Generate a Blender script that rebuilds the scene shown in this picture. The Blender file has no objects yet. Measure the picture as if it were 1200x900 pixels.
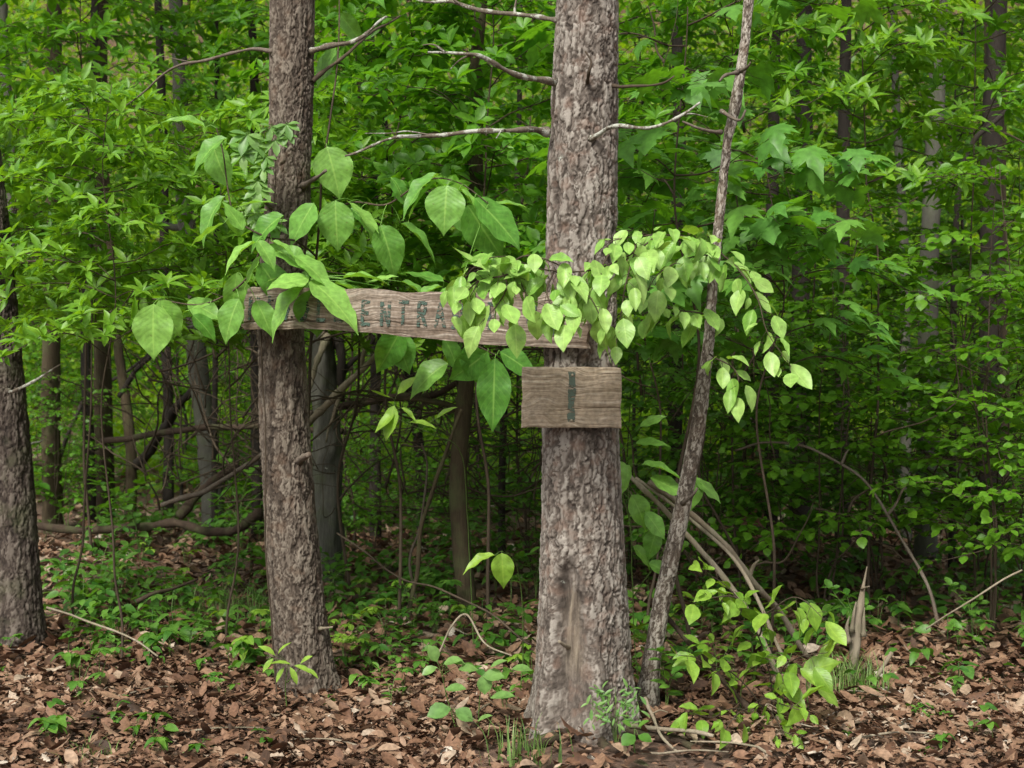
import bpy, math, random
import numpy as np
from mathutils import Vector

random.seed(7)
RNG = np.random.default_rng(11)
S = bpy.context.scene
COL = S.collection
F = 1648.0            # focal length in pixels of the 1200 px wide photograph
CAMZ = 1.6
A = lambda *v: np.array(v, dtype=float)

# ------------------------------------------------------------------ noise
def _hash(ix, iy, iz, k):
    h = (ix.astype(np.int64) * 374761393 + iy.astype(np.int64) * 668265263
         + iz.astype(np.int64) * 2147483647 + k * 1274126177) & 0xFFFFFFFF
    h = ((h ^ (h >> 13)) * 1274126177) & 0xFFFFFFFF
    h = ((h ^ (h >> 16)) * 2246822519) & 0xFFFFFFFF
    return ((h ^ (h >> 15)) & 0xFFFFFF) / float(0xFFFFFF)

def vnoise(p, k=0):
    i = np.floor(p); f = p - i; f = f * f * (3 - 2 * f)
    r = 0
    for dx in (0, 1):
        for dy in (0, 1):
            for dz in (0, 1):
                w = (f[:, 0] if dx else 1 - f[:, 0]) * (f[:, 1] if dy else 1 - f[:, 1]) * (f[:, 2] if dz else 1 - f[:, 2])
                r = r + w * _hash(i[:, 0] + dx, i[:, 1] + dy, i[:, 2] + dz, k)
    return r * 2 - 1

def fbm(p, k=0, o=4):
    r = 0; a = .5
    for j in range(o):
        r = r + a * vnoise(p * (2 ** j), k + j); a *= .5
    return r

def worley(p, k=0):
    i = np.floor(p)
    f1 = np.full(len(p), 9.); f2 = np.full(len(p), 9.); idv = np.zeros(len(p))
    for dx in (-1, 0, 1):
        for dy in (-1, 0, 1):
            for dz in (-1, 0, 1):
                c = i + A(dx, dy, dz)
                o = np.stack([_hash(c[:, 0], c[:, 1], c[:, 2], k + 10 + q) for q in range(3)], 1)
                d = np.linalg.norm(c + o - p, axis=1)
                h = _hash(c[:, 0], c[:, 1], c[:, 2], k + 40)
                near = d < f1
                f2 = np.where(near, f1, np.minimum(f2, d))
                idv = np.where(near, h, idv)
                f1 = np.where(near, d, f1)
    return f1, f2, idv

def sstep(a, b, x):
    t = np.clip((x - a) / (b - a), 0, 1); return t * t * (3 - 2 * t)

# ------------------------------------------------------------------ terrain
def G(x, y):
    x = np.asarray(x, float); y = np.asarray(y, float)
    p = np.stack([x.ravel() * .9, y.ravel() * .9, np.zeros(x.size)], 1)
    n = (vnoise(p, 3) * .035 + vnoise(p * 3.1, 4) * .012).reshape(x.shape)
    z = n + .020 * np.maximum(y - 8.6, 0)
    z = z + .068 * np.maximum(y - 37, 0) ** 2 * (y < 54) + (y >= 54) * (19.6 + .1 * (y - 54))
    z = z - .02 + .065 * np.exp(-((x - .33) ** 2 + (y - 6.45) ** 2) / .18)
    z = z + .02 * np.exp(-((x + 1.07) ** 2 + (y - 7.37) ** 2) / .12)
    z = z + .03 * np.exp(-((x + 3.0) ** 2 + (y - 8.5) ** 2) / .2)
    return z
def g(x, y): return float(G(np.array([x]), np.array([y]))[0])

def P(px, py, Y): return A((px - 600) / F * Y, Y, CAMZ - (py - 450) / F * Y)
def PX(px, Y): return (px - 600) / F * Y
def onground(px, Y):
    x = PX(px, Y); return A(x, Y, g(x, Y))

# ------------------------------------------------------------------ mesh builder
class MB:
    def __init__(s): s.v = []; s.f = []; s.a = []; s.n = 0
    def add(s, v, f, a=None):
        v = np.asarray(v, np.float32).reshape(-1, 3)
        s.v.append(v)
        s.a.append(np.zeros((len(v), 3), np.float32) if a is None else np.asarray(a, np.float32))
        for q in (f if isinstance(f, list) else [f]):
            q = np.asarray(q, np.int64)
            if q.size: s.f.append(q + s.n)
        s.n += len(v)
    def mesh(s, name, mat, smooth=True):
        me = bpy.data.meshes.new(name)
        v = np.concatenate(s.v) if s.v else np.zeros((0, 3), np.float32)
        me.vertices.add(len(v)); me.vertices.foreach_set('co', v.ravel())
        lv = np.concatenate([q.ravel() for q in s.f])
        cnt = np.concatenate([np.full(len(q), q.shape[1]) for q in s.f])
        st = np.concatenate([[0], np.cumsum(cnt)[:-1]])
        me.loops.add(len(lv)); me.loops.foreach_set('vertex_index', lv.astype(np.int32))
        me.polygons.add(len(cnt)); me.polygons.foreach_set('loop_start', st.astype(np.int32))
        me.polygons.foreach_set('use_smooth', np.full(len(cnt), smooth))
        at = me.attributes.new('co3', 'FLOAT_VECTOR', 'POINT')
        at.data.foreach_set('vector', np.concatenate(s.a).ravel())
        me.update(calc_edges=True)
        me.materials.append(mat)
        return me
    def build(s, name, mat, parent=None, smooth=True, loc=None):
        o = bpy.data.objects.new(name, s.mesh(name, mat, smooth)); COL.objects.link(o)
        if parent is not None:
            o.parent = parent
            o.location = -Vector(parent.location)
        return o

def tag(o, label, cat, group=None):
    o['label'] = label; o['category'] = cat
    if group: o['group'] = group
    return o
def thing(name, label, cat, loc=(0, 0, 0), group=None):
    o = bpy.data.objects.new(name, None); COL.objects.link(o); o.location = Vector([float(q) for q in loc])
    o.empty_display_size = .1
    return tag(o, label, cat, group)
def kids(o): return [c for c in bpy.data.objects if c.parent is o]
def copy_tree(root, children, loc, rz=0., sc=1., label=None, group=None):
    r = root.copy(); COL.objects.link(r)
    r.location = Vector([float(q) for q in loc]); r.rotation_euler = (0, 0, rz); r.scale = (sc, sc, sc)
    if label: r['label'] = label
    if group: r['group'] = group
    for ch in children:
        c = ch.copy(); COL.objects.link(c); c.parent = r
    return r

# ------------------------------------------------------------------ curves and tubes
def curve(pts, n):
    pts = np.asarray(pts, float)
    if len(pts) == 2: return pts[0] + (pts[1] - pts[0]) * np.linspace(0, 1, n)[:, None]
    q = np.concatenate([[2 * pts[0] - pts[1]], pts, [2 * pts[-1] - pts[-2]]])
    t = np.linspace(0, len(pts) - 1 - 1e-9, n); i = t.astype(int); u = (t - i)[:, None]
    a, b, c, d = q[i], q[i + 1], q[i + 2], q[i + 3]
    return .5 * (2 * b + (c - a) * u + (2 * a - 5 * b + 4 * c - d) * u ** 2 + (3 * b - a - 3 * c + d) * u ** 3)

def frames(p):
    t = np.gradient(p, axis=0); t /= np.linalg.norm(t, axis=1)[:, None] + 1e-12
    n = np.zeros_like(p); r = A(1, 0, 0) if abs(t[0][0]) < .9 else A(0, 0, 1)
    for i in range(len(p)):
        r = r - t[i] * (r @ t[i]); r = r / (np.linalg.norm(r) + 1e-12); n[i] = r
    return t, n, np.cross(t, n)

def tube(mb, p, r, k=6, rough=0., seed=0, attr=(.5, .5, 0)):
    p = np.asarray(p, float); m = len(p)
    r = np.broadcast_to(np.asarray(r, float), (m,)) if np.ndim(r) else np.full(m, float(r))
    t, n, b = frames(p)
    th = np.linspace(0, 2 * np.pi, k, endpoint=False)
    ring = n[:, None] * np.cos(th)[None, :, None] + b[:, None] * np.sin(th)[None, :, None]
    rr = r[:, None] * np.ones((m, k))
    if rough:
        q = (p[:, None] + ring * r[:, None, None]).reshape(-1, 3)
        rr = rr * (1 + rough * fbm(q * A(18, 18, 7), seed, 3).reshape(m, k))
    v = p[:, None] + ring * rr[:, :, None]
    i = np.arange(m - 1)[:, None] * k; j = np.arange(k)[None]; j2 = (j + 1) % k
    f = np.stack([i + j, i + j2, i + k + j2, i + k + j], -1).reshape(-1, 4)
    vv = np.concatenate([v.reshape(-1, 3), p[:1], p[-1:]])
    jj = np.arange(k); e = m * k
    c0 = np.stack([np.full(k, e), (jj + 1) % k, jj], 1)
    c1 = np.stack([np.full(k, e + 1), (m - 1) * k + jj, (m - 1) * k + (jj + 1) % k], 1)
    mb.add(vv, [f, c0, c1], np.tile(np.asarray(attr, np.float32), (len(vv), 1)))

def wobble(p, amp, fr, seed):
    q = np.asarray(p) * fr
    d = np.stack([vnoise(q, seed), vnoise(q, seed + 7), vnoise(q, seed + 13)], 1)
    w = np.linspace(0, 1, len(p)); w = np.minimum(1, w * 6)[:, None]
    return p + d * amp * w

# ------------------------------------------------------------------ leaf templates
def leaf_tmpl(wfun, nt=4, ratio=.5, fold=.25, curl=.25, cols=1, twist=0., wav=0.):
    ts = np.linspace(0, 1, nt + 1)
    us = np.linspace(-1, 1, 2 * cols + 1)
    v = []; a = []
    for t in ts:
        w = wfun(t) * ratio * .5
        for u in us:
            x = u * w; z = abs(u) * w * fold - curl * t * t + wav * abs(u) * math.sin(t * 17) * .04
            z += twist * u * w * t
            v.append((x, t * (1 - .12 * curl), z)); a.append((u, t, 0))
    c = len(us); f = []
    for i in range(nt):
        for j in range(c - 1):
            f.append((i * c + j, i * c + j + 1, (i + 1) * c + j + 1, (i + 1) * c + j))
    return np.array(v), np.array(f), np.array(a)
ovate = lambda t: (max(0, 1 - t) ** .95) * (t + .05) ** .5 * 2.15 if t < 1 else 0
ellip = lambda t: math.sin(math.pi * min(1, max(0, t * .98 + .02))) ** .8
lance = lambda t: math.sin(math.pi * t ** .85) ** 1.1
obov = lambda t: math.sin(math.pi * t ** 1.25) ** .9
def acum(t): # broad with a drawn-out tip
    b = math.sin(math.pi * min(1, t * 1.02) ** .8) ** .85 if t < .98 else 0
    return b * (1 if t < .7 else 1 - (t - .7) * 1.2)
oval = lambda t: math.sin(math.pi * min(1, t) ** .82) ** .9 * (1 - .35 * max(0, t - .6)) if t < 1 else 0
def oak(t): return math.sin(math.pi * t ** 1.1) ** .8 * (.72 + .28 * math.cos(t * 24))
T_SIMPLE = [leaf_tmpl(ellip, 2, .55, .3, .25), leaf_tmpl(ellip, 2, .6, .15, .4), leaf_tmpl(ellip, 2, .5, .4, .1)]
T_OVATE = [leaf_tmpl(ovate, 5, .68, .25, .25), leaf_tmpl(ovate, 5, .62, .35, .45, twist=.3), leaf_tmpl(ovate, 5, .7, .15, .1, twist=-.2)]
T_ELL = [leaf_tmpl(ellip, 4, .5, .3, .25), leaf_tmpl(ellip, 4, .46, .2, .4, twist=.3), leaf_tmpl(ellip, 4, .54, .35, .12, twist=-.3)]
T_LANCE = [leaf_tmpl(lance, 4, .32, .4, .2), leaf_tmpl(lance, 4, .28, .3, .4), leaf_tmpl(lance, 4, .36, .5, .1)]
T_OBOV = [leaf_tmpl(obov, 4, .48, .25, .3), leaf_tmpl(obov, 4, .44, .35, .15)]
T_ROUND = [leaf_tmpl(ellip, 4, .78, .2, .25), leaf_tmpl(ellip, 4, .7, .3, .12, twist=.2)]
T_BIRCH = [leaf_tmpl(oval, 10, .60, .22, .28, 2, wav=.3), leaf_tmpl(oval, 10, .54, .4, .45, 2, twist=.5, wav=.5), leaf_tmpl(oval, 10, .62, .1, .15, 2, twist=-.4, wav=.4), leaf_tmpl(oval, 10, .50, .55, .1, 2, twist=.2, wav=.6), leaf_tmpl(oval, 10, .58, .3, -.2, 2, twist=-.6)]
T_HERO = [leaf_tmpl(acum, 14, .72, .16, .28, 3, wav=.5), leaf_tmpl(acum, 14, .62, .3, .42, 3, twist=.3, wav=.6), leaf_tmpl(acum, 14, .70, .08, .15, 3, twist=-.25, wav=.5)]
T_LIT = [leaf_tmpl(oak, 8, .55, .5, .3), leaf_tmpl(oak, 8, .6, -.4, -.3), leaf_tmpl(ellip, 4, .55, .45, .3), leaf_tmpl(ellip, 4, .5, .35, -.3, twist=.5), leaf_tmpl(ovate, 4, .6, .3, .2, twist=-.9)]
def maple_tmpl(curl=.25, jit=0):
    half = [(0, 0), (.10, -.02), (.30, -.10), (.27, .04), (.50, .10), (.40, .2), (.56, .38), (.36, .38), (.36, .46), (.2, .44), (.24, .62), (.13, .72), (0, 1.0)]
    r = random.Random(jit)
    pts = half + [(-x, y) for x, y in half[-2:0:-1]]
    pts = [(x * (1 + r.uniform(-.1, .1)), y * (1 + r.uniform(-.06, .06))) for x, y in pts]
    c = (0, .3)
    n = len(pts); v = [(c[0], c[1], .03)]
    for x, y in pts: v.append((x, y, -curl * (x * x * 1.3 + (y - .2) ** 2 * .8) + .06 * abs(x)))
    a = [(0, .3, 0)] + [(x, max(y, 0), 0) for x, y in pts]
    f = [(0, 1 + i, 1 + (i + 1) % n) for i in range(n)]
    return np.array(v), np.array(f), np.array(a)
T_MAPLE = [maple_tmpl(.3, 1), maple_tmpl(.6, 2), maple_tmpl(.1, 3)]

def put(mb, T, pos, dr, nr, sc, rng, tint=None):
    pos = np.asarray(pos, float).reshape(-1, 3); N = len(pos)
    if not N: return
    dr = np.asarray(dr, float).reshape(-1, 3); dr = dr / (np.linalg.norm(dr, axis=1)[:, None] + 1e-9)
    nr = np.asarray(nr, float).reshape(-1, 3)
    nr = nr - dr * np.sum(nr * dr, 1)[:, None]
    bad = np.linalg.norm(nr, axis=1) < 1e-3
    nr[bad] = np.cross(dr[bad], A(1, .3, .2)) if bad.any() else nr[bad]
    nr /= np.linalg.norm(nr, axis=1)[:, None] + 1e-9
    xr = np.cross(dr, nr)
    sc = np.broadcast_to(np.asarray(sc, float), (N,))
    tint = rng.random(N) if tint is None else np.broadcast_to(np.asarray(tint, float), (N,))
    which = rng.integers(0, len(T), N)
    for w in range(len(T)):
        m = which == w
        if not m.any(): continue
        v, f, a = T[w]; M = m.sum(); K = len(v)
        V = pos[m][:, None] + sc[m][:, None, None] * (v[None, :, :1] * xr[m][:, None] + v[None, :, 1:2] * dr[m][:, None] + v[None, :, 2:] * nr[m][:, None])
        at = np.tile(a[None], (M, 1, 1)).astype(np.float32); at[:, :, 2] = tint[m][:, None]
        ff = (f[None] + (np.arange(M) * K)[:, None, None]).reshape(-1, f.shape[1])
        mb.add(V.reshape(-1, 3), ff, at.reshape(-1, 3))

# ------------------------------------------------------------------ materials
def newmat(name):
    m = bpy.data.materials.new(name); m.use_nodes = True
    nt = m.node_tree; nt.nodes.clear()
    return m, nt, (lambda t, **k: mk(nt, t, k))
def mk(nt, t, k):
    n = nt.nodes.new(t)
    for a, b in k.items(): setattr(n, a, b)
    return n
def ramp(N, stops, interp='LINEAR'):
    r = N('ShaderNodeValToRGB'); r.color_ramp.interpolation = interp
    e = r.color_ramp.elements
    e[0].position, e[0].color = stops[0][0], (*stops[0][1], 1)
    e[1].position, e[1].color = stops[-1][0], (*stops[-1][1], 1)
    for p, c in stops[1:-1]:
        q = e.new(p); q.color = (*c, 1)
    return r
def g1(v): return (v, v, v)

def leaf_mat(name, dark, light, trans, tmix=.4, rough=.46, veins=False, spec=.4):
    m, nt, N = newmat(name); L = nt.links.new
    at = N('ShaderNodeAttribute', attribute_name='co3'); sp = N('ShaderNodeSeparateXYZ'); L(at.outputs['Vector'], sp.inputs[0])
    oi = N('ShaderNodeObjectInfo')
    ad = N('ShaderNodeMath', operation='MULTIPLY_ADD'); L(oi.outputs['Random'], ad.inputs[0]); ad.inputs[1].default_value = .3; L(sp.outputs['Z'], ad.inputs[2])
    sb = N('ShaderNodeMath', operation='SUBTRACT'); L(ad.outputs[0], sb.inputs[0]); sb.inputs[1].default_value = .15
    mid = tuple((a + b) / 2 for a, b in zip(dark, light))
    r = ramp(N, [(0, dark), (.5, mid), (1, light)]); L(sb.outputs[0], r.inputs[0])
    col = r.outputs[0]
    tc = N('ShaderNodeTexCoord')
    nz = N('ShaderNodeTexNoise'); nz.inputs['Scale'].default_value = 35; nz.inputs['Detail'].default_value = 3; L(tc.outputs['Object'], nz.inputs['Vector'])
    mr = N('ShaderNodeMapRange'); mr.inputs['From Min'].default_value = .3; mr.inputs['From Max'].default_value = .7; mr.inputs['To Min'].default_value = .75; mr.inputs['To Max'].default_value = 1.2; L(nz.outputs[0], mr.inputs[0])
    mx = N('ShaderNodeMix', data_type='RGBA', blend_type='MULTIPLY'); mx.inputs[0].default_value = 1; L(col, mx.inputs[6]); L(mr.outputs[0], mx.inputs[7]); col = mx.outputs[2]
    bs = N('ShaderNodeBsdfPrincipled'); bs.inputs['Roughness'].default_value = rough; bs.inputs['Specular IOR Level'].default_value = spec
    # midrib
    au = N('ShaderNodeMath', operation='ABSOLUTE'); L(sp.outputs['X'], au.inputs[0])
    if veins:
        lt = N('ShaderNodeMapRange'); lt.inputs['From Min'].default_value = .02; lt.inputs['From Max'].default_value = .07; lt.inputs['To Min'].default_value = .4; lt.inputs['To Max'].default_value = 0; L(au.outputs[0], lt.inputs[0])
        # side veins
        v1 = N('ShaderNodeMath', operation='MULTIPLY'); L(sp.outputs['Y'], v1.inputs[0]); v1.inputs[1].default_value = 62
        v2 = N('ShaderNodeMath', operation='MULTIPLY_ADD'); L(au.outputs[0], v2.inputs[0]); v2.inputs[1].default_value = -16; L(v1.outputs[0], v2.inputs[2])
        v3 = N('ShaderNodeMath', operation='SINE'); L(v2.outputs[0], v3.inputs[0])
        v4 = N('ShaderNodeMapRange'); v4.inputs['From Min'].default_value = .82; v4.inputs['From Max'].default_value = 1; v4.inputs['To Min'].default_value = 0; v4.inputs['To Max'].default_value = .14; L(v3.outputs[0], v4.inputs[0])
        vm = N('ShaderNodeMath', operation='MAXIMUM'); L(lt.outputs[0], vm.inputs[0]); L(v4.outputs[0], vm.inputs[1])
        m2 = N('ShaderNodeMix', data_type='RGBA'); L(vm.outputs[0], m2.inputs[0]); L(col, m2.inputs[6]); m2.inputs[7].default_value = (min(1, light[0] * 1.7), min(1, light[1] * 1.45), light[2] * 1.6, 1); col = m2.outputs[2]
        bp = N('ShaderNodeBump'); bp.inputs['Strength'].default_value = .16; bp.inputs['Distance'].default_value = .003
        bh = N('ShaderNodeMath', operation='MULTIPLY_ADD'); L(v3.outputs[0], bh.inputs[0]); bh.inputs[1].default_value = -.5; L(nz.outputs[0], bh.inputs[2]); L(bh.outputs[0], bp.inputs['Height']); L(bp.outputs[0], bs.inputs['Normal'])
    if veins:
        ns = N('ShaderNodeTexNoise'); ns.inputs['Scale'].default_value = 75; ns.inputs['Detail'].default_value = 2; L(tc.outputs['Object'], ns.inputs['Vector'])
        sm_ = N('ShaderNodeMapRange'); sm_.inputs['From Min'].default_value = .69; sm_.inputs['From Max'].default_value = .74; sm_.inputs['To Max'].default_value = .75; L(ns.outputs[0], sm_.inputs[0])
        m3 = N('ShaderNodeMix', data_type='RGBA'); L(sm_.outputs[0], m3.inputs[0]); L(col, m3.inputs[6]); m3.inputs[7].default_value = (.13, .10, .035, 1); col = m3.outputs[2]
    L(col, bs.inputs['Base Color'])
    tr = N('ShaderNodeBsdfTranslucent')
    tm = N('ShaderNodeMix', data_type='RGBA', blend_type='MULTIPLY'); tm.inputs[0].default_value = 1; L(mr.outputs[0], tm.inputs[7]); tm.inputs[6].default_value = (*trans, 1); L(tm.outputs[2], tr.inputs[0])
    ms = N('ShaderNodeMixShader'); ms.inputs[0].default_value = tmix; L(bs.outputs[0], ms.inputs[1]); L(tr.outputs[0], ms.inputs[2])
    out = N('ShaderNodeOutputMaterial'); L(ms.outputs[0], out.inputs[0])
    return m

M_HERO = leaf_mat('broad_leaf', (.085, .25, .035), (.27, .50, .10), (.27, .52, .03), .38, .42, True)
M_BIRCH = leaf_mat('hanging_leaf', (.17, .36, .055), (.36, .56, .15), (.31, .52, .03), .38, .36, True)
M_AZAL = leaf_mat('pointed_leaf', (.066, .195, .010), (.18, .355, .03), (.25, .49, .012), .42, .45)
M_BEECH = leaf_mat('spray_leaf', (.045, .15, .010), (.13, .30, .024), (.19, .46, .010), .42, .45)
M_MAPLE = leaf_mat('maple_leaf', (.06, .20, .03), (.15, .33, .05), (.18, .44, .012), .38, .45)
M_ROUND = leaf_mat('round_leaf', (.048, .15, .008), (.125, .275, .018), (.18, .43, .010), .38, .45)
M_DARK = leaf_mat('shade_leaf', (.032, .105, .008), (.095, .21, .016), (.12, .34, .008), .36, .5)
M_SEED = leaf_mat('seedling_leaf', (.038, .13, .018), (.125, .265, .036), (.14, .35, .015), .36, .45)
M_SPROUT = leaf_mat('sprout_leaf', (.13, .28, .025), (.25, .41, .055), (.27, .47, .018), .4, .4, True)
M_CREEP = leaf_mat('creeper_leaf', (.11, .24, .06), (.19, .33, .09), (.22, .42, .04), .36, .42)
M_FAR = leaf_mat('far_leaf', (.075, .20, .008), (.23, .40, .02), (.36, .58, .010), .5, .5)
M_CANOPY = leaf_mat('canopy_leaf', (.05, .13, .010), (.1, .2, .02), (.18, .36, .010), .4, .5)
M_GRASS = leaf_mat('grass_blade', (.10, .19, .05), (.22, .32, .09), (.2, .35, .05), .3, .5)

def bark_mat(name, crev, plate, pale, lichen=.0, scale=1., fine=90., moss=0., red=None, wood=False, bump=.6, stretch=.35, lo=1.15, hi=2.0, fw=.9):
    m, nt, N = newmat(name); L = nt.links.new
    tc = N('ShaderNodeTexCoord')
    at = N('ShaderNodeAttribute', attribute_name='co3'); sp = N('ShaderNodeSeparateXYZ'); L(at.outputs['Vector'], sp.inputs[0])
    mp = N('ShaderNodeMapping'); mp.inputs['Scale'].default_value = (1, 1, stretch); L(tc.outputs['Object'], mp.inputs[0])
    n1 = N('ShaderNodeTexNoise'); n1.inputs['Scale'].default_value = fine * scale; n1.inputs['Detail'].default_value = 6; n1.inputs['Roughness'].default_value = .7; L(mp.outputs[0], n1.inputs['Vector'])
    n2 = N('ShaderNodeTexNoise'); n2.inputs['Scale'].default_value = 9 * scale; n2.inputs['Detail'].default_value = 5; L(mp.outputs[0], n2.inputs['Vector'])
    vo = N('ShaderNodeTexVoronoi'); vo.feature = 'F1'; vo.inputs['Scale'].default_value = 42 * scale; L(mp.outputs[0], vo.inputs['Vector'])
    # plate = attribute x + shader detail
    a1 = N('ShaderNodeMath', operation='MULTIPLY_ADD'); L(n1.outputs[0], a1.inputs[0]); a1.inputs[1].default_value = fw; L(sp.outputs['X'], a1.inputs[2])
    a2 = N('ShaderNodeMath', operation='MULTIPLY_ADD'); L(n2.outputs[0], a2.inputs[0]); a2.inputs[1].default_value = .7; L(a1.outputs[0], a2.inputs[2])
    a3 = N('ShaderNodeMath', operation='MULTIPLY_ADD'); L(sp.outputs['Y'], a3.inputs[0]); a3.inputs[1].default_value = .5; L(a2.outputs[0], a3.inputs[2])
    mrr = N('ShaderNodeMapRange'); mrr.inputs['From Min'].default_value = lo; mrr.inputs['From Max'].default_value = hi; L(a3.outputs[0], mrr.inputs[0])
    stops = [(0, crev), (.35, tuple(.5 * a + .5 * b for a, b in zip(crev, plate))), (.62, plate), (1, pale)]
    r = ramp(N, stops); L(mrr.outputs[0], r.inputs[0]); col = r.outputs[0]
    def blend(col, fac, c):
        x = N('ShaderNodeMix', data_type='RGBA'); L(fac, x.inputs[0]); L(col, x.inputs[6]); x.inputs[7].default_value = (*c, 1); return x.outputs[2]
    if red:
        n3 = N('ShaderNodeTexNoise'); n3.inputs['Scale'].default_value = 14 * scale; n3.inputs['Detail'].default_value = 4; L(tc.outputs['Object'], n3.inputs['Vector'])
        q = N('ShaderNodeMapRange'); q.inputs['From Min'].default_value = .52; q.inputs['From Max'].default_value = .68; q.inputs['To Max'].default_value = .55; L(n3.outputs[0], q.inputs[0]); col = blend(col, q.outputs[0], red)
    if lichen:
        n4 = N('ShaderNodeTexNoise'); n4.inputs['Scale'].default_value = 11; n4.inputs['Detail'].default_value = 8; n4.inputs['Roughness'].default_value = .75; L(tc.outputs['Object'], n4.inputs['Vector'])
        q = N('ShaderNodeMapRange'); q.inputs['From Min'].default_value = .70 - lichen * .12; q.inputs['From Max'].default_value = .74 - lichen * .12; q.inputs['To Max'].default_value = .75; L(n4.outputs[0], q.inputs[0]); col = blend(col, q.outputs[0], (.44, .46, .40))
    if moss:
        n5 = N('ShaderNodeTexNoise'); n5.inputs['Scale'].default_value = 6; n5.inputs['Detail'].default_value = 6; L(tc.outputs['Object'], n5.inputs['Vector'])
        q = N('ShaderNodeMapRange'); q.inputs['From Min'].default_value = .5; q.inputs['From Max'].default_value = .7; q.inputs['To Max'].default_value = moss; L(n5.outputs[0], q.inputs[0]); col = blend(col, q.outputs[0], (.09, .12, .045))
    if wood:
        wv = N('ShaderNodeMapping'); wv.inputs['Scale'].default_value = (60, 60, 4); L(tc.outputs['Object'], wv.inputs[0])
        n6 = N('ShaderNodeTexNoise'); n6.inputs['Scale'].default_value = 1; n6.inputs['Detail'].default_value = 4; L(wv.outputs[0], n6.inputs['Vector'])
        wr = ramp(N, [(.3, (.10, .078, .058)), (.52, (.20, .162, .12)), (.75, (.32, .275, .205))]); L(n6.outputs[0], wr.inputs[0])
        x = N('ShaderNodeMix', data_type='RGBA'); L(sp.outputs['Z'], x.inputs[0]); L(col, x.inputs[6]); L(wr.outputs[0], x.inputs[7]); col = x.outputs[2]
    bs = N('ShaderNodeBsdfPrincipled'); bs.inputs['Roughness'].default_value = .9; bs.inputs['Specular IOR Level'].default_value = .2
    L(col, bs.inputs['Base Color'])
    bp = N('ShaderNodeBump'); bp.inputs['Strength'].default_value = bump; bp.inputs['Distance'].default_value = .012
    ba = N('ShaderNodeMath', operation='MULTIPLY_ADD'); L(vo.outputs['Distance'], ba.inputs[0]); ba.inputs[1].default_value = -.25; L(n1.outputs[0], ba.inputs[2])
    L(ba.outputs[0], bp.inputs['Height']); L(bp.outputs[0], bs.inputs['Normal'])
    out = N('ShaderNodeOutputMaterial'); L(bs.outputs[0], out.inputs[0])
    return m
B_PINE = bark_mat('scaly_bark', (.030, .024, .020), (.135, .112, .094), (.29, .262, .228), lichen=.4, red=(.19, .125, .095), wood=True, bump=.8, lo=.45, hi=2.05, fw=.6)
B_STRING = bark_mat('stringy_bark', (.022, .017, .013), (.080, .062, .048), (.175, .148, .118), lichen=.15, red=(.105, .068, .046), stretch=.16, lo=.45, hi=2.05, fw=.6)
B_FARLEFT = bark_mat('dark_bark', (.014, .011, .010), (.058, .044, .036), (.13, .108, .09), lichen=.25, moss=.25, lo=.45, hi=2.05, fw=.6)
B_GREY = bark_mat('smooth_grey_bark', (.05, .049, .04), (.10, .097, .08), (.19, .186, .16), lichen=.4, moss=.3, scale=.5, bump=.25)
B_SNAG = bark_mat('weathered_snag', (.03, .029, .024), (.10, .098, .082), (.2, .195, .165), lichen=.4, moss=.4, stretch=.1)
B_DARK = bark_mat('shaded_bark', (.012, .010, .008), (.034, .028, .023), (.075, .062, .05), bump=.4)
B_BROWN = bark_mat('brown_bark', (.022, .016, .010), (.075, .057, .034), (.16, .125, .08), moss=.4, bump=.5, stretch=.12)
B_SAP = bark_mat('sapling_bark', (.035, .027, .021), (.135, .11, .087), (.34, .31, .265), lichen=.6, red=(.12, .08, .055), bump=.8, scale=.5, stretch=.25, lo=.8, hi=2.1)
B_DEAD = bark_mat('dead_wood', (.10, .08, .055), (.27, .23, .17), (.46, .42, .335), bump=.5, scale=.6, red=(.17, .13, .085), moss=.25, stretch=.1)
B_LICH = bark_mat('lichen_twig', (.05, .04, .03), (.15, .125, .095), (.34, .31, .26), lichen=1.6, bump=.6)
B_LOG = bark_mat('rotting_log', (.016, .011, .008), (.055, .038, .026), (.13, .094, .065), moss=.45, bump=.6)
B_TWIG = bark_mat('twig_bark', (.022, .016, .011), (.075, .056, .038), (.22, .175, .125), bump=.2, scale=.4)
B_GREEN = leaf_mat('green_stem', (.10, .17, .04), (.16, .24, .06), (.2, .3, .05), .1, .5)

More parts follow.
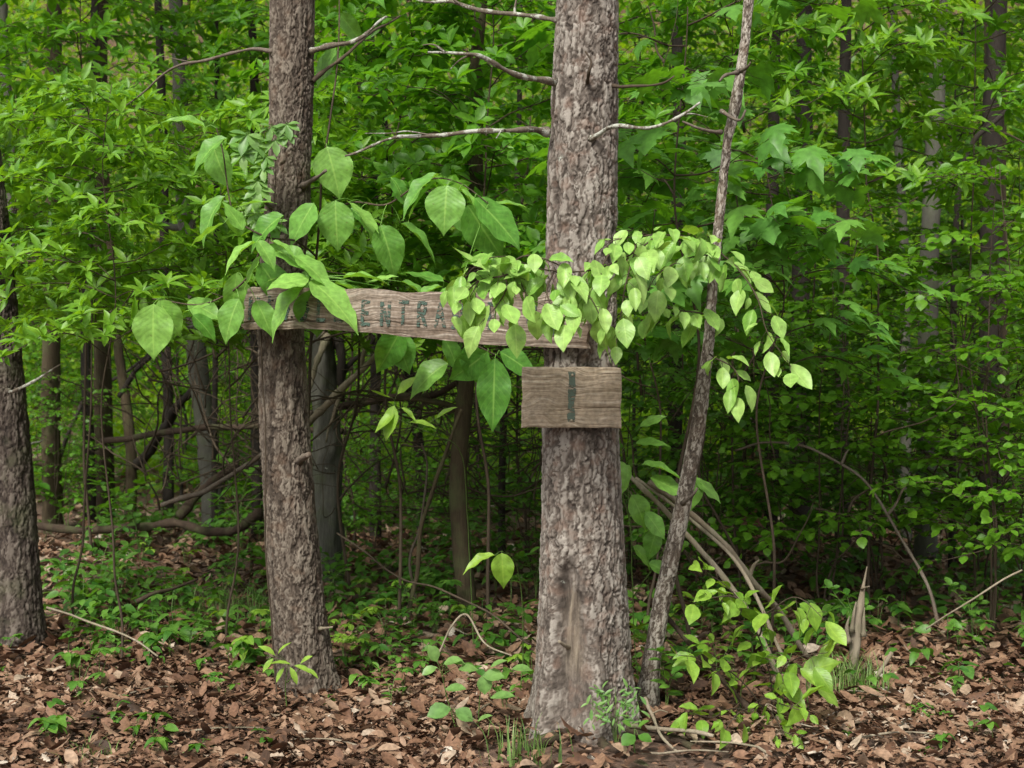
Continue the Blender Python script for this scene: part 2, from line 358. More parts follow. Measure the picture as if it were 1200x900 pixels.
def board_mat(name, c0, c1, c2, knot, stain):
    m, nt, N = newmat(name); L = nt.links.new
    tc = N('ShaderNodeTexCoord')
    w = N('ShaderNodeTexNoise'); w.inputs['Scale'].default_value = 3.5; w.inputs['Detail'].default_value = 2; L(tc.outputs['Object'], w.inputs['Vector'])
    wa = N('ShaderNodeVectorMath', operation='MULTIPLY_ADD'); L(w.outputs['Color'], wa.inputs[0]); wa.inputs[1].default_value = (0, 0, knot); L(tc.outputs['Object'], wa.inputs[2])
    mp = N('ShaderNodeMapping'); mp.inputs['Scale'].default_value = (2.6, 20, 110); L(wa.outputs[0], mp.inputs[0])
    n = N('ShaderNodeTexNoise'); n.inputs['Scale'].default_value = 1; n.inputs['Detail'].default_value = 7; n.inputs['Roughness'].default_value = .65; L(mp.outputs[0], n.inputs['Vector'])
    r = ramp(N, [(.32, c0), (.5, c1), (.7, c2)]); L(n.outputs[0], r.inputs[0]); col = r.outputs[0]
    n2 = N('ShaderNodeTexNoise'); n2.inputs['Scale'].default_value = 5; n2.inputs['Detail'].default_value = 6; L(tc.outputs['Object'], n2.inputs['Vector'])
    q = N('ShaderNodeMapRange'); q.inputs['From Min'].default_value = .48; q.inputs['From Max'].default_value = .66; q.inputs['To Max'].default_value = .7; L(n2.outputs[0], q.inputs[0])
    x = N('ShaderNodeMix', data_type='RGBA'); L(q.outputs[0], x.inputs[0]); L(col, x.inputs[6]); x.inputs[7].default_value = (*stain, 1); col = x.outputs[2]
    n3 = N('ShaderNodeTexNoise'); n3.inputs['Scale'].default_value = 55; n3.inputs['Detail'].default_value = 4; L(tc.outputs['Object'], n3.inputs['Vector'])
    q3 = N('ShaderNodeMapRange'); q3.inputs['From Min'].default_value = .3; q3.inputs['From Max'].default_value = .7; q3.inputs['To Min'].default_value = .7; q3.inputs['To Max'].default_value = 1.2; L(n3.outputs[0], q3.inputs[0])
    x3 = N('ShaderNodeMix', data_type='RGBA', blend_type='MULTIPLY'); x3.inputs[0].default_value = 1; L(col, x3.inputs[6]); L(q3.outputs[0], x3.inputs[7]); col = x3.outputs[2]
    bs = N('ShaderNodeBsdfPrincipled'); bs.inputs['Roughness'].default_value = .85; bs.inputs['Specular IOR Level'].default_value = .2; L(col, bs.inputs['Base Color'])
    bp = N('ShaderNodeBump'); bp.inputs['Strength'].default_value = .7; bp.inputs['Distance'].default_value = .006; L(n.outputs[0], bp.inputs['Height']); L(bp.outputs[0], bs.inputs['Normal'])
    out = N('ShaderNodeOutputMaterial'); L(bs.outputs[0], out.inputs[0]); return m
M_PLANK = board_mat('weathered_plank', (.07, .052, .038), (.19, .15, .115), (.40, .355, .30), .10, (.095, .064, .043))
M_BOARD = board_mat('grey_board', (.19, .145, .10), (.30, .24, .175), (.42, .36, .285), .2, (.17, .13, .085))

def paint_mat(name, c, cover):
    m, nt, N = newmat(name); L = nt.links.new
    tc = N('ShaderNodeTexCoord'); mp = N('ShaderNodeMapping'); mp.inputs['Scale'].default_value = (40, 40, 130); L(tc.outputs['Object'], mp.inputs[0])
    n = N('ShaderNodeTexNoise'); n.inputs['Scale'].default_value = 1; n.inputs['Detail'].default_value = 5; L(mp.outputs[0], n.inputs['Vector'])
    q = N('ShaderNodeMapRange'); q.inputs['From Min'].default_value = cover - .06; q.inputs['From Max'].default_value = cover + .06; L(n.outputs[0], q.inputs[0])
    bs = N('ShaderNodeBsdfPrincipled'); bs.inputs['Base Color'].default_value = (*c, 1); bs.inputs['Roughness'].default_value = .7
    t = N('ShaderNodeBsdfTransparent'); ms = N('ShaderNodeMixShader'); L(q.outputs[0], ms.inputs[0]); L(bs.outputs[0], ms.inputs[1]); L(t.outputs[0], ms.inputs[2])
    out = N('ShaderNodeOutputMaterial'); L(ms.outputs[0], out.inputs[0]); return m
M_PAINT = paint_mat('worn_green_paint', (.045, .08, .06), .50)
M_PAINT2 = paint_mat('faded_green_paint', (.055, .08, .058), .56)

def ground_mat():
    m, nt, N = newmat('forest_soil'); L = nt.links.new
    tc = N('ShaderNodeTexCoord')
    n = N('ShaderNodeTexNoise'); n.inputs['Scale'].default_value = 22; n.inputs['Detail'].default_value = 8; n.inputs['Roughness'].default_value = .7; L(tc.outputs['Object'], n.inputs['Vector'])
    r = ramp(N, [(.3, (.03, .02, .013)), (.5, (.09, .055, .036)), (.62, (.16, .095, .062)), (.75, (.24, .16, .11))]); L(n.outputs[0], r.inputs[0])
    n2 = N('ShaderNodeTexNoise'); n2.inputs['Scale'].default_value = 1.1; n2.inputs['Detail'].default_value = 3; L(tc.outputs['Object'], n2.inputs['Vector'])
    q = N('ShaderNodeMapRange'); q.inputs['From Min'].default_value = .5; q.inputs['From Max'].default_value = .65; q.inputs['To Max'].default_value = .5; L(n2.outputs[0], q.inputs[0])
    x = N('ShaderNodeMix', data_type='RGBA'); L(q.outputs[0], x.inputs[0]); L(r.outputs[0], x.inputs[6]); x.inputs[7].default_value = (.19, .10, .065, 1)
    bs = N('ShaderNodeBsdfPrincipled'); bs.inputs['Roughness'].default_value = .95; L(x.outputs[2], bs.inputs['Base Color'])
    bp = N('ShaderNodeBump'); bp.inputs['Strength'].default_value = .8; bp.inputs['Distance'].default_value = .03; L(n.outputs[0], bp.inputs['Height']); L(bp.outputs[0], bs.inputs['Normal'])
    out = N('ShaderNodeOutputMaterial'); L(bs.outputs[0], out.inputs[0]); return m
def litter_mat():
    m, nt, N = newmat('dry_leaf'); L = nt.links.new
    at = N('ShaderNodeAttribute', attribute_name='co3'); sp = N('ShaderNodeSeparateXYZ'); L(at.outputs['Vector'], sp.inputs[0])
    r = ramp(N, [(0, (.035, .020, .012)), (.2, (.088, .044, .025)), (.42, (.15, .079, .046)), (.62, (.215, .128, .079)), (.8, (.28, .19, .128)), (.93, (.35, .275, .205)), (1, (.46, .40, .33))])
    L(sp.outputs['Z'], r.inputs[0])
    tc = N('ShaderNodeTexCoord'); n = N('ShaderNodeTexNoise'); n.inputs['Scale'].default_value = 60; n.inputs['Detail'].default_value = 4; L(tc.outputs['Object'], n.inputs['Vector'])
    mr = N('ShaderNodeMapRange'); mr.inputs['From Min'].default_value = .3; mr.inputs['From Max'].default_value = .7; mr.inputs['To Min'].default_value = .6; mr.inputs['To Max'].default_value = 1.25; L(n.outputs[0], mr.inputs[0])
    mx = N('ShaderNodeMix', data_type='RGBA', blend_type='MULTIPLY'); mx.inputs[0].default_value = 1; L(r.outputs[0], mx.inputs[6]); L(mr.outputs[0], mx.inputs[7])
    bs = N('ShaderNodeBsdfPrincipled'); bs.inputs['Roughness'].default_value = .7; bs.inputs['Specular IOR Level'].default_value = .3; L(mx.outputs[2], bs.inputs['Base Color'])
    out = N('ShaderNodeOutputMaterial'); L(bs.outputs[0], out.inputs[0]); return m
M_SOIL = ground_mat(); M_LITTER = litter_mat()

# ------------------------------------------------------------------ world, sun, camera
SUN_EL, SUN_AZ = math.radians(47), math.radians(203)     # azimuth clockwise from +Y: the sun is behind the camera, a little left
w = bpy.data.worlds.new('World'); S.world = w; w.use_nodes = True
nt = w.node_tree; bg = nt.nodes['Background']
sky = nt.nodes.new('ShaderNodeTexSky'); sky.sky_type = 'NISHITA'; sky.sun_disc = False
sky.sun_elevation = SUN_EL; sky.sun_rotation = SUN_AZ; sky.air_density = 1.2; sky.dust_density = 4; sky.ozone_density = .6
hs = nt.nodes.new('ShaderNodeHueSaturation'); hs.inputs['Saturation'].default_value = .12
nt.links.new(sky.outputs[0], hs.inputs['Color']); nt.links.new(hs.outputs[0], bg.inputs[0]); bg.inputs[1].default_value = .10
sun = bpy.data.lights.new('sun', 'SUN'); sun.energy = 2.3; sun.angle = math.radians(12); sun.color = (1, .955, .86)
so = bpy.data.objects.new('sun', sun); COL.objects.link(so)
sd = Vector((math.sin(SUN_AZ) * math.cos(SUN_EL), math.cos(SUN_AZ) * math.cos(SUN_EL), math.sin(SUN_EL)))
so.rotation_euler = sd.to_track_quat('Z', 'Y').to_euler()
cam = bpy.data.cameras.new('camera'); co = bpy.data.objects.new('camera', cam); COL.objects.link(co)
co.location = (0, 0, CAMZ); co.rotation_euler = (math.radians(90), 0, 0)
cam.sensor_width = 36; cam.lens = F / 1200 * 36; cam.clip_end = 500; cam.clip_start = .05
cam.dof.use_dof = True; cam.dof.focus_distance = 6.5; cam.dof.aperture_fstop = 4.0
S.camera = co
S.view_settings.view_transform = 'Standard'; S.view_settings.look = 'None'; S.view_settings.gamma = 1; S.view_settings.exposure = .97
S.cycles.max_bounces = 5; S.cycles.diffuse_bounces = 4; S.cycles.glossy_bounces = 2; S.cycles.transmission_bounces = 4; S.cycles.transparent_max_bounces = 8
S.cycles.sample_clamp_indirect = 4

# ------------------------------------------------------------------ ground
def axis(lo, hi, fine_lo, fine_hi, df, dc):
    return np.unique(np.round(np.concatenate([np.arange(lo, fine_lo, dc), np.arange(fine_lo, fine_hi, df), np.arange(fine_hi, hi + dc, dc)]), 4))
gx = axis(-90, 90, -5, 5, .08, 1.5); gy = axis(-40, 110, 3, 13, .08, 1.2)
X, Y_ = np.meshgrid(gx, gy)
mb = MB(); nx, ny = len(gx), len(gy)
i = np.arange(ny - 1)[:, None] * nx + np.arange(nx - 1)[None]
mb.add(np.stack([X, Y_, G(X, Y_)], -1), np.stack([i, i + 1, i + nx + 1, i + nx], -1).reshape(-1, 4))
o = mb.build('ground', M_SOIL); o['kind'] = 'structure'

# ------------------------------------------------------------------ fallen leaves
rng = np.random.default_rng(5)
mb = MB()
def litter(n, x0, x1, y0, y1, smin, smax, lift):
    x = rng.uniform(x0, x1, n); y = rng.uniform(y0, y1, n)
    k_ = (((x - .42) / .62) ** 2 + ((y - 5.98) / .34) ** 2 > 1) | (rng.random(n) < .22)
    x, y = x[k_], y[k_]; n = len(x)
    th = rng.uniform(0, 2 * np.pi, n)
    d = np.stack([np.cos(th), np.sin(th), rng.normal(0, .25, n)], 1)
    nr = np.stack([rng.normal(0, .3, n), rng.normal(0, .3, n), np.ones(n)], 1)
    z = G(x, y) + rng.uniform(.0, lift, n) + .008
    t = np.clip(rng.beta(2.2, 2.4, n) + .18 * vnoise(np.stack([x * 1.4, y * 1.4, 0 * x], 1), 9), 0, 1)
    put(mb, T_LIT, np.stack([x, y, z], 1), d, nr, rng.uniform(smin, smax, n), rng, t)
litter(9500, -3.2, 3.4, 5.2, 8.2, .04, .105, .05)
litter(11000, -3.2, 3.4, 5.2, 8.0, .02, .055, .065)
litter(15000, -3.2, 3.4, 5.2, 7.6, .010, .028, .055)
litter(2600, -3.4, 3.6, 5.2, 9, .08, .135, .065)
litter(10000, -5, 5, 8.0, 14, .07, .14, .05)
litter(5000, -7, 7, 13, 24, .09, .16, .06)
o = mb.build('fallen_leaves', M_LITTER, smooth=True); o['kind'] = 'stuff'; o['label'] = 'brown fallen leaves covering the forest floor'

# ------------------------------------------------------------------ big trunks
def trunk_mesh(profile, Y, k, dz, ztop_fine, ztop, cell, amp, seed, feature=None, flare=(.0, 5), stringy=False):
    """profile: (pixel y, pixel left edge, pixel right edge) of the photograph, turned into metres at depth Y"""
    pr = sorted([(CAMZ - (py - 450) / F * Y, PX((a + b) / 2, Y), (b - a) / 2 / F * Y) for py, a, b in profile])
    zs = np.array([q[0] for q in pr]); xs = np.array([q[1] for q in pr]); rs = np.array([q[2] for q in pr])
    zf = np.arange(-.15, ztop_fine, dz); zc = np.arange(ztop_fine, ztop, .25)
    z = np.concatenate([zf, zc])
    def ev(v, z):
        r = np.interp(z, zs, v); sl = (v[-1] - v[-3]) / (zs[-1] - zs[-3])
        return r + np.where(z > zs[-1], (z - zs[-1]) * sl * .6, 0)
    cx = ev(xs, z); r = np.maximum(.015, np.interp(z, zs, rs) * np.where(z > zs[-1], 1 - .055 * (z - zs[-1]), 1))
    ker = np.hanning(25); ker /= ker.sum()
    sm = lambda v: np.convolve(np.pad(v, 12, mode='edge'), ker, 'valid')
    cx, r = sm(cx), sm(r)
    th = np.linspace(0, 2 * np.pi, k, endpoint=False)
    TH, Z = np.meshgrid(th, z)
    C, Sn = np.cos(TH), np.sin(TH)
    R = r[:, None] * np.ones_like(TH)
    hgt = Z - zs[0]
    R = R * (1 + flare[0] * np.exp(-np.maximum(hgt, -.1) / .2) * (.5 + .5 * np.cos(TH * flare[1] + seed)))
    pos = np.stack([cx[:, None] + R * C, Y + R * Sn, Z], -1).reshape(-1, 3)
    R = R * (1 + .05 * vnoise(pos * A(4, 4, 1.6), seed + 2).reshape(R.shape))
    q = pos + .012 * np.stack([vnoise(pos * 30, seed + 3), vnoise(pos * 30, seed + 4), vnoise(pos * 22, seed + 5)], 1)
    if stringy: q = pos + .3 * (q - pos)
    f1, f2, idv = worley(q / A(*cell), seed)
    e = sstep(.03, .32, f2 - f1)
    if stringy:
        g1_, g2_, id2 = worley(q / A(.014, .014, .15), seed + 30)
        e = .5 * e + .5 * sstep(.02, .3, g2_ - g1_)
        h = e * amp + (idv - .5) * amp * .6 + fbm(pos * A(70, 70, 22), seed + 6, 3) * amp * .5
    else:
        q2 = q + .006 * np.stack([vnoise(pos * 85, seed + 13), vnoise(pos * 85, seed + 14), vnoise(pos * 60, seed + 15)], 1)
        f1, f2, idv = worley(q2 / A(*cell), seed)
        e1 = sstep(.0, .16, f2 - f1)
        d1, d2, _ = worley(q2 / A(cell[0] * 1.35, cell[1] * 1.35, cell[2] * 4.), seed + 60)
        fur = sstep(.0, .15, d2 - d1)
        fl = fbm(q2 * A(34, 34, 16), seed + 16, 4) * 3.2
        ter = np.floor(fl) + sstep(.55, 1., fl - np.floor(fl))
        g1_, g2_, id2 = worley(q2 / A(.017, .017, .024), seed + 30)
        e2 = sstep(0, .2, g2_ - g1_)
        h = amp * (.45 * e1 + 1.0 * fur + .16 * ter + .10 * e2 + .38 * (idv - .5) + .12 * (id2 - .5)) + fbm(pos * A(110, 110, 70), seed + 6, 2) * amp * .2
        e = np.clip(.95 * (e1 ** .6) * (.15 + .85 * fur) * (.85 + .15 * e2) + .08 * ter + .08 + .22 * (idv - .5), 0, 1.05)
    wood = np.zeros(len(pos))
    if feature is not None: h, wood, e = feature(TH.ravel(), Z.ravel(), h, e, pos)
    R = R + h.reshape(R.shape) - amp * .6
    v = np.stack([cx[:, None] + R * C, Y + R * Sn, Z], -1).reshape(-1, 3)
    m = len(z)
    i = np.arange(m - 1)[:, None] * k; j = np.arange(k)[None]; j2 = (j + 1) % k
    f = np.stack([i + j, i + j2, i + k + j2, i + k + j], -1).reshape(-1, 4)
    mb = MB(); mb.add(v, f, np.stack([e, idv, wood], 1)); return mb, (z, cx, r)

PROF_R = [(-40, 654, 722), (0, 653, 722), (100, 648, 722), (200, 643, 721), (300, 641, 720), (400, 640, 721), (500, 637, 722), (600, 636, 727), (700, 633, 733), (780, 630, 737), (830, 627, 740), (862, 622, 745)]
YR = 6.43
def scar(th, z, h, e, pos):
    xp = pos[:, 0]; front = np.sin(th) < .2
    py = 450 - (z - CAMZ) * F / YR; px = 600 + xp * F / (pos[:, 1])
    cxs = np.interp(py, [640, 700, 780, 850], [664, 669, 671, 666])
    wdt = np.interp(py, [640, 665, 700, 780, 830, 870], [4, 9, 15, 21, 25, 26])
    jag = 2.2 * vnoise(np.stack([px * .0, py * .06, 0 * px], 1), 77) + 1. * vnoise(np.stack([px * .15, py * .2, 0 * px], 1), 79)
    dd = (px - cxs + jag) / wdt
    m = front * np.exp(-dd ** 4) * sstep(640, 668, py) * (1 - .6 * sstep(815, 850, py))
    core = front * np.exp(-((dd + .05) * 1.5) ** 4) * sstep(655, 675, py)
    streak = .5 + .5 * vnoise(np.stack([px * .45, py * .035, 0 * px], 1), 78)
    h = h * (1 - .88 * m) - .042 * m + .007 * m * (streak - .5) + .004 * m * vnoise(np.stack([px * .9, py * .08, 0 * px], 1), 80)
    # rolled callus lips on both sides of the wound
    lip = front * (np.exp(-((np.abs(dd) - 1.4) / .32) ** 2)) * sstep(650, 690, py)
    h = h * (1 - .5 * lip) + .013 * lip
    wood = core * sstep(672, 700, py) * (1 - sstep(768, 805, py + 14 * streak)) * np.clip(.15 + 1.0 * streak, 0, .9)
    dark = front * np.exp(-((px - cxs + 9) / 4.5) ** 2) * sstep(655, 665, py) * (1 - sstep(700, 715, py))
    h = h - .02 * dark
    # long vertical furrow near the left edge of the upper trunk
    fur = front * np.exp(-((px - 649 + 2 * np.sin(py * .05)) / 2.0) ** 2) * sstep(110, 150, py) * (1 - sstep(300, 330, py))
    h = h - .014 * fur
    return h, wood, np.clip(e * (1 - .5 * m) - .6 * dark - .3 * fur + .25 * m * (streak - .3), 0, 1)
sign_tree = thing('sign_tree', 'thick scaly grey-barked tree carrying the small square number board', 'tree', onground(683, YR))
mb, prR = trunk_mesh(PROF_R, YR, 210, .0058, 4.5, 13, (.027, .027, .082), .0095, 21, scar, (.30, 6))
mb.build('trunk', B_PINE, sign_tree)

PROF_L = [(-40, 318, 367), (0, 318, 367), (100, 317, 366), (200, 317, 362), (245, 312, 362), (300, 307, 356), (390, 303, 354), (500, 306, 361), (600, 312, 368), (700, 318, 378), (770, 325, 387), (815, 331, 397)]
YL = 7.37
left_tree = thing('bark_post_tree', 'brown stringy-barked tree behind the left end of the plank', 'tree', onground(362, YL))
mb, prL = trunk_mesh(PROF_L, YL, 170, .0068, 4.8, 12, (.021, .021, .085), .009, 51, None, (.22, 5))
mb.build('trunk', B_STRING, left_tree)

PROF_F = [(-60, -62, -22), (0, -60, -20), (150, -48, -5), (270, -38, 10), (450, -20, 26), (600, -10, 40), (700, -8, 46), (760, -12, 52)]
YF = 8.5
edge_tree = thing('edge_tree', 'dark rough-barked tree cut off by the left frame edge', 'tree', onground(20, YF))
mb, prF = trunk_mesh(PROF_F, YF, 130, .009, 5.2, 12, (.032, .032, .09), .010, 81, None, (.16, 5))
mb.build('trunk', B_FARLEFT, edge_tree)

def branch_part(parent, pts, r0, r1, mat, name='branch', seed=0, k=9, amp=.035, n=60, side=None):
    p = wobble(curve(pts, n), amp, 5, seed)
    b = MB(); tube(b, p, (np.linspace(r0 * 1.15, r1 * 1.1, n) + r0 * .7 * np.exp(-np.arange(n) / n * 22)) * (1 + .28 * vnoise(p * 28, seed)), k, .3, seed)
    for (t, dpx, ln) in (side or []):
        q = p[int(t * (n - 1))]; e = q + np.asarray(dpx, float)
        tube(b, wobble(curve([q, (q + e) / 2 + A(0, 0, .01), e], 14), .015, 9, seed + 3), np.linspace(r1 * 1.2, r1 * .4, 14), 5)
    return b.build(name, mat, parent)
# dead limbs of the sign tree
branch_part(sign_tree, [P(650, 96, 6.36), P(612, 82, 6.2), P(570, 70, 6.1), P(530, 67, 6.05), P(492, 69, 6.0)], .0115, .005, B_LICH, 'dead_branch', 1, side=[(.6, (-.10, .05, -.06), 1), (.85, (-.1, 0, .03), 1)])
branch_part(sign_tree, [P(642, 155, 6.36), P(610, 152, 6.25), P(560, 154, 6.2), P(500, 160, 6.3), P(455, 170, 6.4), P(405, 185, 6.5)], .0125, .004, B_LICH, 'dead_branch', 2, side=[(.55, (-.35, .1, .03), 1), (.3, (-.05, -.1, -.05), 1)])
branch_part(sign_tree, [P(655, 24, 6.4), P(610, 20, 6.5), P(560, 15, 6.6), P(520, 3, 6.7), P(470, -12, 6.8)], .010, .006, B_LICH, 'dead_branch', 3, side=[(.3, (.02, 0, .09), 1), (.6, (-.2, 0, .1), 1)])
branch_part(sign_tree, [P(692, 163, 6.28), P(720, 148, 6.15), P(760, 142, 6.1), P(800, 130, 6.1), P(820, 118, 6.1)], .0095, .004, B_LICH, 'dead_branch', 4, side=[(.7, (.12, 0, -.01), 1)])
branch_part(sign_tree, [P(715, 100, 6.35), P(745, 99, 6.2), P(775, 95, 6.1), P(790, 88, 6.1)], .007, .003, B_TWIG, 'dead_branch', 5)
branch_part(sign_tree, [P(688, 98, 6.3), P(690, 85, 6.2), P(693, 72, 6.2), P(686, 60, 6.2)], .008, .003, B_TWIG, 'broken_twig', 6, amp=.01)
branch_part(sign_tree, [P(668, 760, 6.32), P(662, 757, 6.24), P(655, 752, 6.2)], .010, .006, B_DEAD, 'wood_splinter', 7, amp=.004, n=10)
def root(parent, pts, r0, r1, mat, seed):
    pts = [A(x, y, g(x, y) + dz) for x, y, dz in pts]
    p = wobble(curve(pts, 50), .02, 7, seed); b = MB(); tube(b, p, np.linspace(r0, r1, 50) * (1 + .2 * vnoise(p * 20, seed)), 9, .3, seed); b.build('root', mat, parent)
root(sign_tree, [(.30, 6.32, .03), (.22, 6.2, .015), (.05, 6.12, .0), (-.12, 6.08, -.03)], .04, .012, B_LOG, 31)
root(sign_tree, [(.36, 6.30, .03), (.40, 6.15, .012), (.50, 6.02, .004), (.62, 5.93, -.02)], .035, .012, B_LOG, 32)
root(sign_tree, [(.44, 6.36, .03), (.58, 6.25, .018), (.74, 6.2, .008), (.90, 6.12, -.02)], .032, .012, B_LOG, 33)
root(sign_tree, [(.20, 6.36, .02), (.05, 6.34, .006), (-.10, 6.36, -.02)], .03, .012, B_LOG, 34)
# stubs of the left tree
branch_part(left_tree, [P(355, 218, 7.3), P(372, 208, 7.15), P(382, 200, 7.05)], .012, .006, B_SAP, 'branch_stub', 11, amp=.006, n=12)
branch_part(left_tree, [P(320, 60, 7.3), P(290, 55, 7.3), P(240, 72, 7.35), P(200, 78, 7.4), P(165, 105, 7.5), P(135, 128, 7.6)], .009, .003, B_SAP, 'dead_branch', 12, side=[(.5, (-.2, 0, .05), 1)])
branch_part(left_tree, [P(365, 60, 7.3), P(400, 48, 7.2), P(425, 35, 7.2), P(455, 22, 7.2)], .012, .006, B_LICH, 'dead_branch', 13)
branch_part(left_tree, [P(366, 95, 7.35), P(395, 72, 7.4), P(430, 45, 7.6), P(470, 20, 7.8)], .010, .004, B_TWIG, 'dead_branch', 14)
branch_part(left_tree, [P(350, 540, 7.28), P(357, 536, 7.17), P(362, 533, 7.1)], .017, .012, B_SAP, 'branch_stub', 15, amp=.004, n=10)
branch_part(left_tree, [P(375, 737, 7.28), P(383, 736, 7.2), P(390, 735, 7.16)], .008, .005, B_DEAD, 'branch_stub', 16, amp=.003, n=8)
branch_part(left_tree, [P(318, 242, 7.28), P(314, 240, 7.2), P(310, 234, 7.15)], .014, .009, B_SAP, 'branch_stub', 17, amp=.003, n=8)
branch_part(edge_tree, [P(10, 458, 8.3), P(30, 452, 8.1), P(55, 440, 8.1), P(75, 428, 8.1)], .010, .004, B_LICH, 'dead_branch', 18)
branch_part(edge_tree, [P(10, 310, 8.4), P(60, 306, 8.3), P(110, 305, 8.2), P(150, 300, 8.2)], .008, .003, B_TWIG, 'dead_branch', 19)

# ------------------------------------------------------------------ boards
def plank():
    L0, R0 = P(287, 363, 7.18), P(691, 374, 6.17)
    mid = (L0 + R0) / 2; ax = R0 - L0; ln = np.linalg.norm(ax)
    ang = math.atan2(ax[1], ax[0]); tilt = math.asin(ax[2] / ln)
    o = thing('plank_sign', 'long weathered plank nailed across both tree trunks with faded green lettering', 'sign', mid)
    o.rotation_euler = (0, -tilt, ang)
    nxp, nzp, th = 260, 44, .026
    u = np.linspace(-ln / 2, ln / 2, nxp); s = np.linspace(0, 1, nzp)
    t = np.linspace(0, 1, nxp)
    top = .112 + .006 * np.sin(t * 9) + .006 * vnoise(np.stack([t * 14, 0 * t, 0 * t], 1), 5) - .02 * sstep(.03, 0, t) + .010 * np.exp(-((t - .42) / .05) ** 2)
    bot = -.106 + .019 * np.sin(t * 6.0 + .1) - .02 * t ** 6 + .003 * vnoise(np.stack([t * 22, 0 * t, 0 * t], 1), 6)
    U, Sg = np.meshgrid(u, s, indexing='ij'); T2 = np.meshgrid(t, s, indexing='ij')[0]
    Z = bot[:, None] + (top - bot)[:, None] * Sg
    # ragged ends
    U = U + np.where(T2 < .01, .02 * vnoise(np.stack([Sg.ravel() * 9, 0 * Sg.ravel(), 0 * Sg.ravel()], 1), 8).reshape(U.shape) + .03 * (Sg - .1), 0)
    U = U + np.where(T2 > .99, .008 * vnoise(np.stack([Sg.ravel() * 9, 0 * Sg.ravel(), 0 * Sg.ravel()], 1), 9).reshape(U.shape), 0)
    cup = -.006 * np.cos(T2 * 6) + .006 * (2 * Sg - 1) ** 2
    grain = .0016 * vnoise(np.stack([U.ravel() * 6, Z.ravel() * 160, 0 * U.ravel()], 1), 15).reshape(U.shape)
    crk = .17 + .02 * np.sin(T2 * 12) + .05 * T2
    crack = .014 * np.exp(-((Sg - crk) / .018) ** 2) * sstep(.30, .22, T2) + .008 * np.exp(-((Sg - .26 - .03 * np.sin(T2 * 16)) / .014) ** 2) * sstep(.2, .3, T2) * sstep(.6, .5, T2)
    front = np.stack([U, -th / 2 + cup + grain + crack, Z], -1)
    back = np.stack([U, th / 2 + cup, Z], -1)
    mb = MB()
    n = nxp * nzp
    i = np.arange(nxp - 1)[:, None] * nzp + np.arange(nzp - 1)[None]
    fq = np.stack([i, i + nzp, i + nzp + 1, i + 1], -1).reshape(-1, 4)
    bq = np.stack([i + n, i + 1 + n, i + nzp + 1 + n, i + nzp + n], -1).reshape(-1, 4)
    a0 = np.arange(nxp - 1) * nzp; a1 = a0 + nzp - 1
    e1 = np.stack([a0, a0 + n, a0 + nzp + n, a0 + nzp], 1); e2 = np.stack([a1, a1 + nzp, a1 + nzp + n, a1 + n], 1)
    c0 = np.arange(nzp - 1); c1 = c0 + (nxp - 1) * nzp
    e3 = np.stack([c0, c0 + 1, c0 + 1 + n, c0 + n], 1); e4 = np.stack([c1, c1 + n, c1 + 1 + n, c1 + 1], 1)
    mb.add(np.concatenate([front.reshape(-1, 3), back.reshape(-1, 3)]), [fq, bq, e1, e2, e3, e4])
    ob = bpy.data.objects.new('plank', mb.mesh('plank', M_PLANK, False)); COL.objects.link(ob); ob.parent = o
    # stroke lettering following the face of the plank
    GL = {'M': [[(0, 0), (.05, 1), (.5, .35), (.95, 1), (1, 0)]], 'I': [[(.5, 0), (.5, 1)]], 'D': [[(0.1, 0), (.1, 1), (.6, .95), (.95, .5), (.6, .05), (.1, 0)]],
          'L': [[(.1, 1), (.1, 0), (.9, 0)]], 'E': [[(.9, 1), (.1, 1), (.1, 0), (.9, 0)], [(.1, .5), (.75, .5)]], 'N': [[(.05, 0), (.05, 1), (.95, 0), (.95, 1)]],
          'T': [[(.5, 0), (.5, 1)], [(0, 1), (1, 1)]], 'R': [[(.1, 0), (.1, 1), (.75, 1), (.85, .75), (.7, .52), (.1, .5)], [(.45, .5), (.95, 0)]],
          'A': [[(0, 0), (.5, 1), (1, 0)], [(.2, .38), (.8, .38)]], 'C': [[(.95, .85), (.55, 1), (.1, .7), (.1, .3), (.55, 0), (.95, .15)]]}
    lt = MB()
    def pxu(px): # pixel column -> length along the plank
        m_ = (px - 600) / F
        k_ = (m_ * L0[1] - L0[0]) / (ax[0] - m_ * ax[1]); return (k_ - .5) * ln
    surf = lambda uu: (-th / 2 - .006 * math.cos((uu / ln + .5) * 6) - .0025)
    def stroke(pa, wd, hz):
        pa = curve(pa, 2 + 5 * (len(pa) - 1)) if len(pa) == 2 else np.concatenate([curve([pa[i], pa[i + 1]], 6) for i in range(len(pa) - 1)])
        for i in range(len(pa) - 1):
            a, b = pa[i], pa[i + 1]; d = b - a
            if np.linalg.norm(d) < 1e-6: continue
            d = d / np.linalg.norm(d); nn = A(-d[1], d[0]) * wd / 2
            q = [a - d * wd * .25 + nn, a - d * wd * .25 - nn, b + d * wd * .25 - nn, b + d * wd * .25 + nn]
            off = (i % 3) * .0004 + hz
            fr = [(x, surf(x) - off, z) for x, z in q]; bk = [(x, surf(x) + .004, z) for x, z in q]
            lt.add(fr + bk, np.array([[0, 1, 2, 3], [0, 4, 5, 1], [1, 5, 6, 2], [2, 6, 7, 3], [3, 7, 4, 0]]))
    word = [('M', 301), ('I', 318), ('D', 337), ('D', 359), ('L', 379), ('E', 399), ('E', 430), ('N', 453), ('T', 474), ('R', 496), ('A', 517), ('N', 538), ('C', 559), ('E', 579)]
    rr = random.Random(4)
    def flush():
        nonlocal lt
        lo = bpy.data.objects.new('painted_letter', lt.mesh('painted_letter', M_PAINT, False)); COL.objects.link(lo); lo.parent = o; lt = MB()
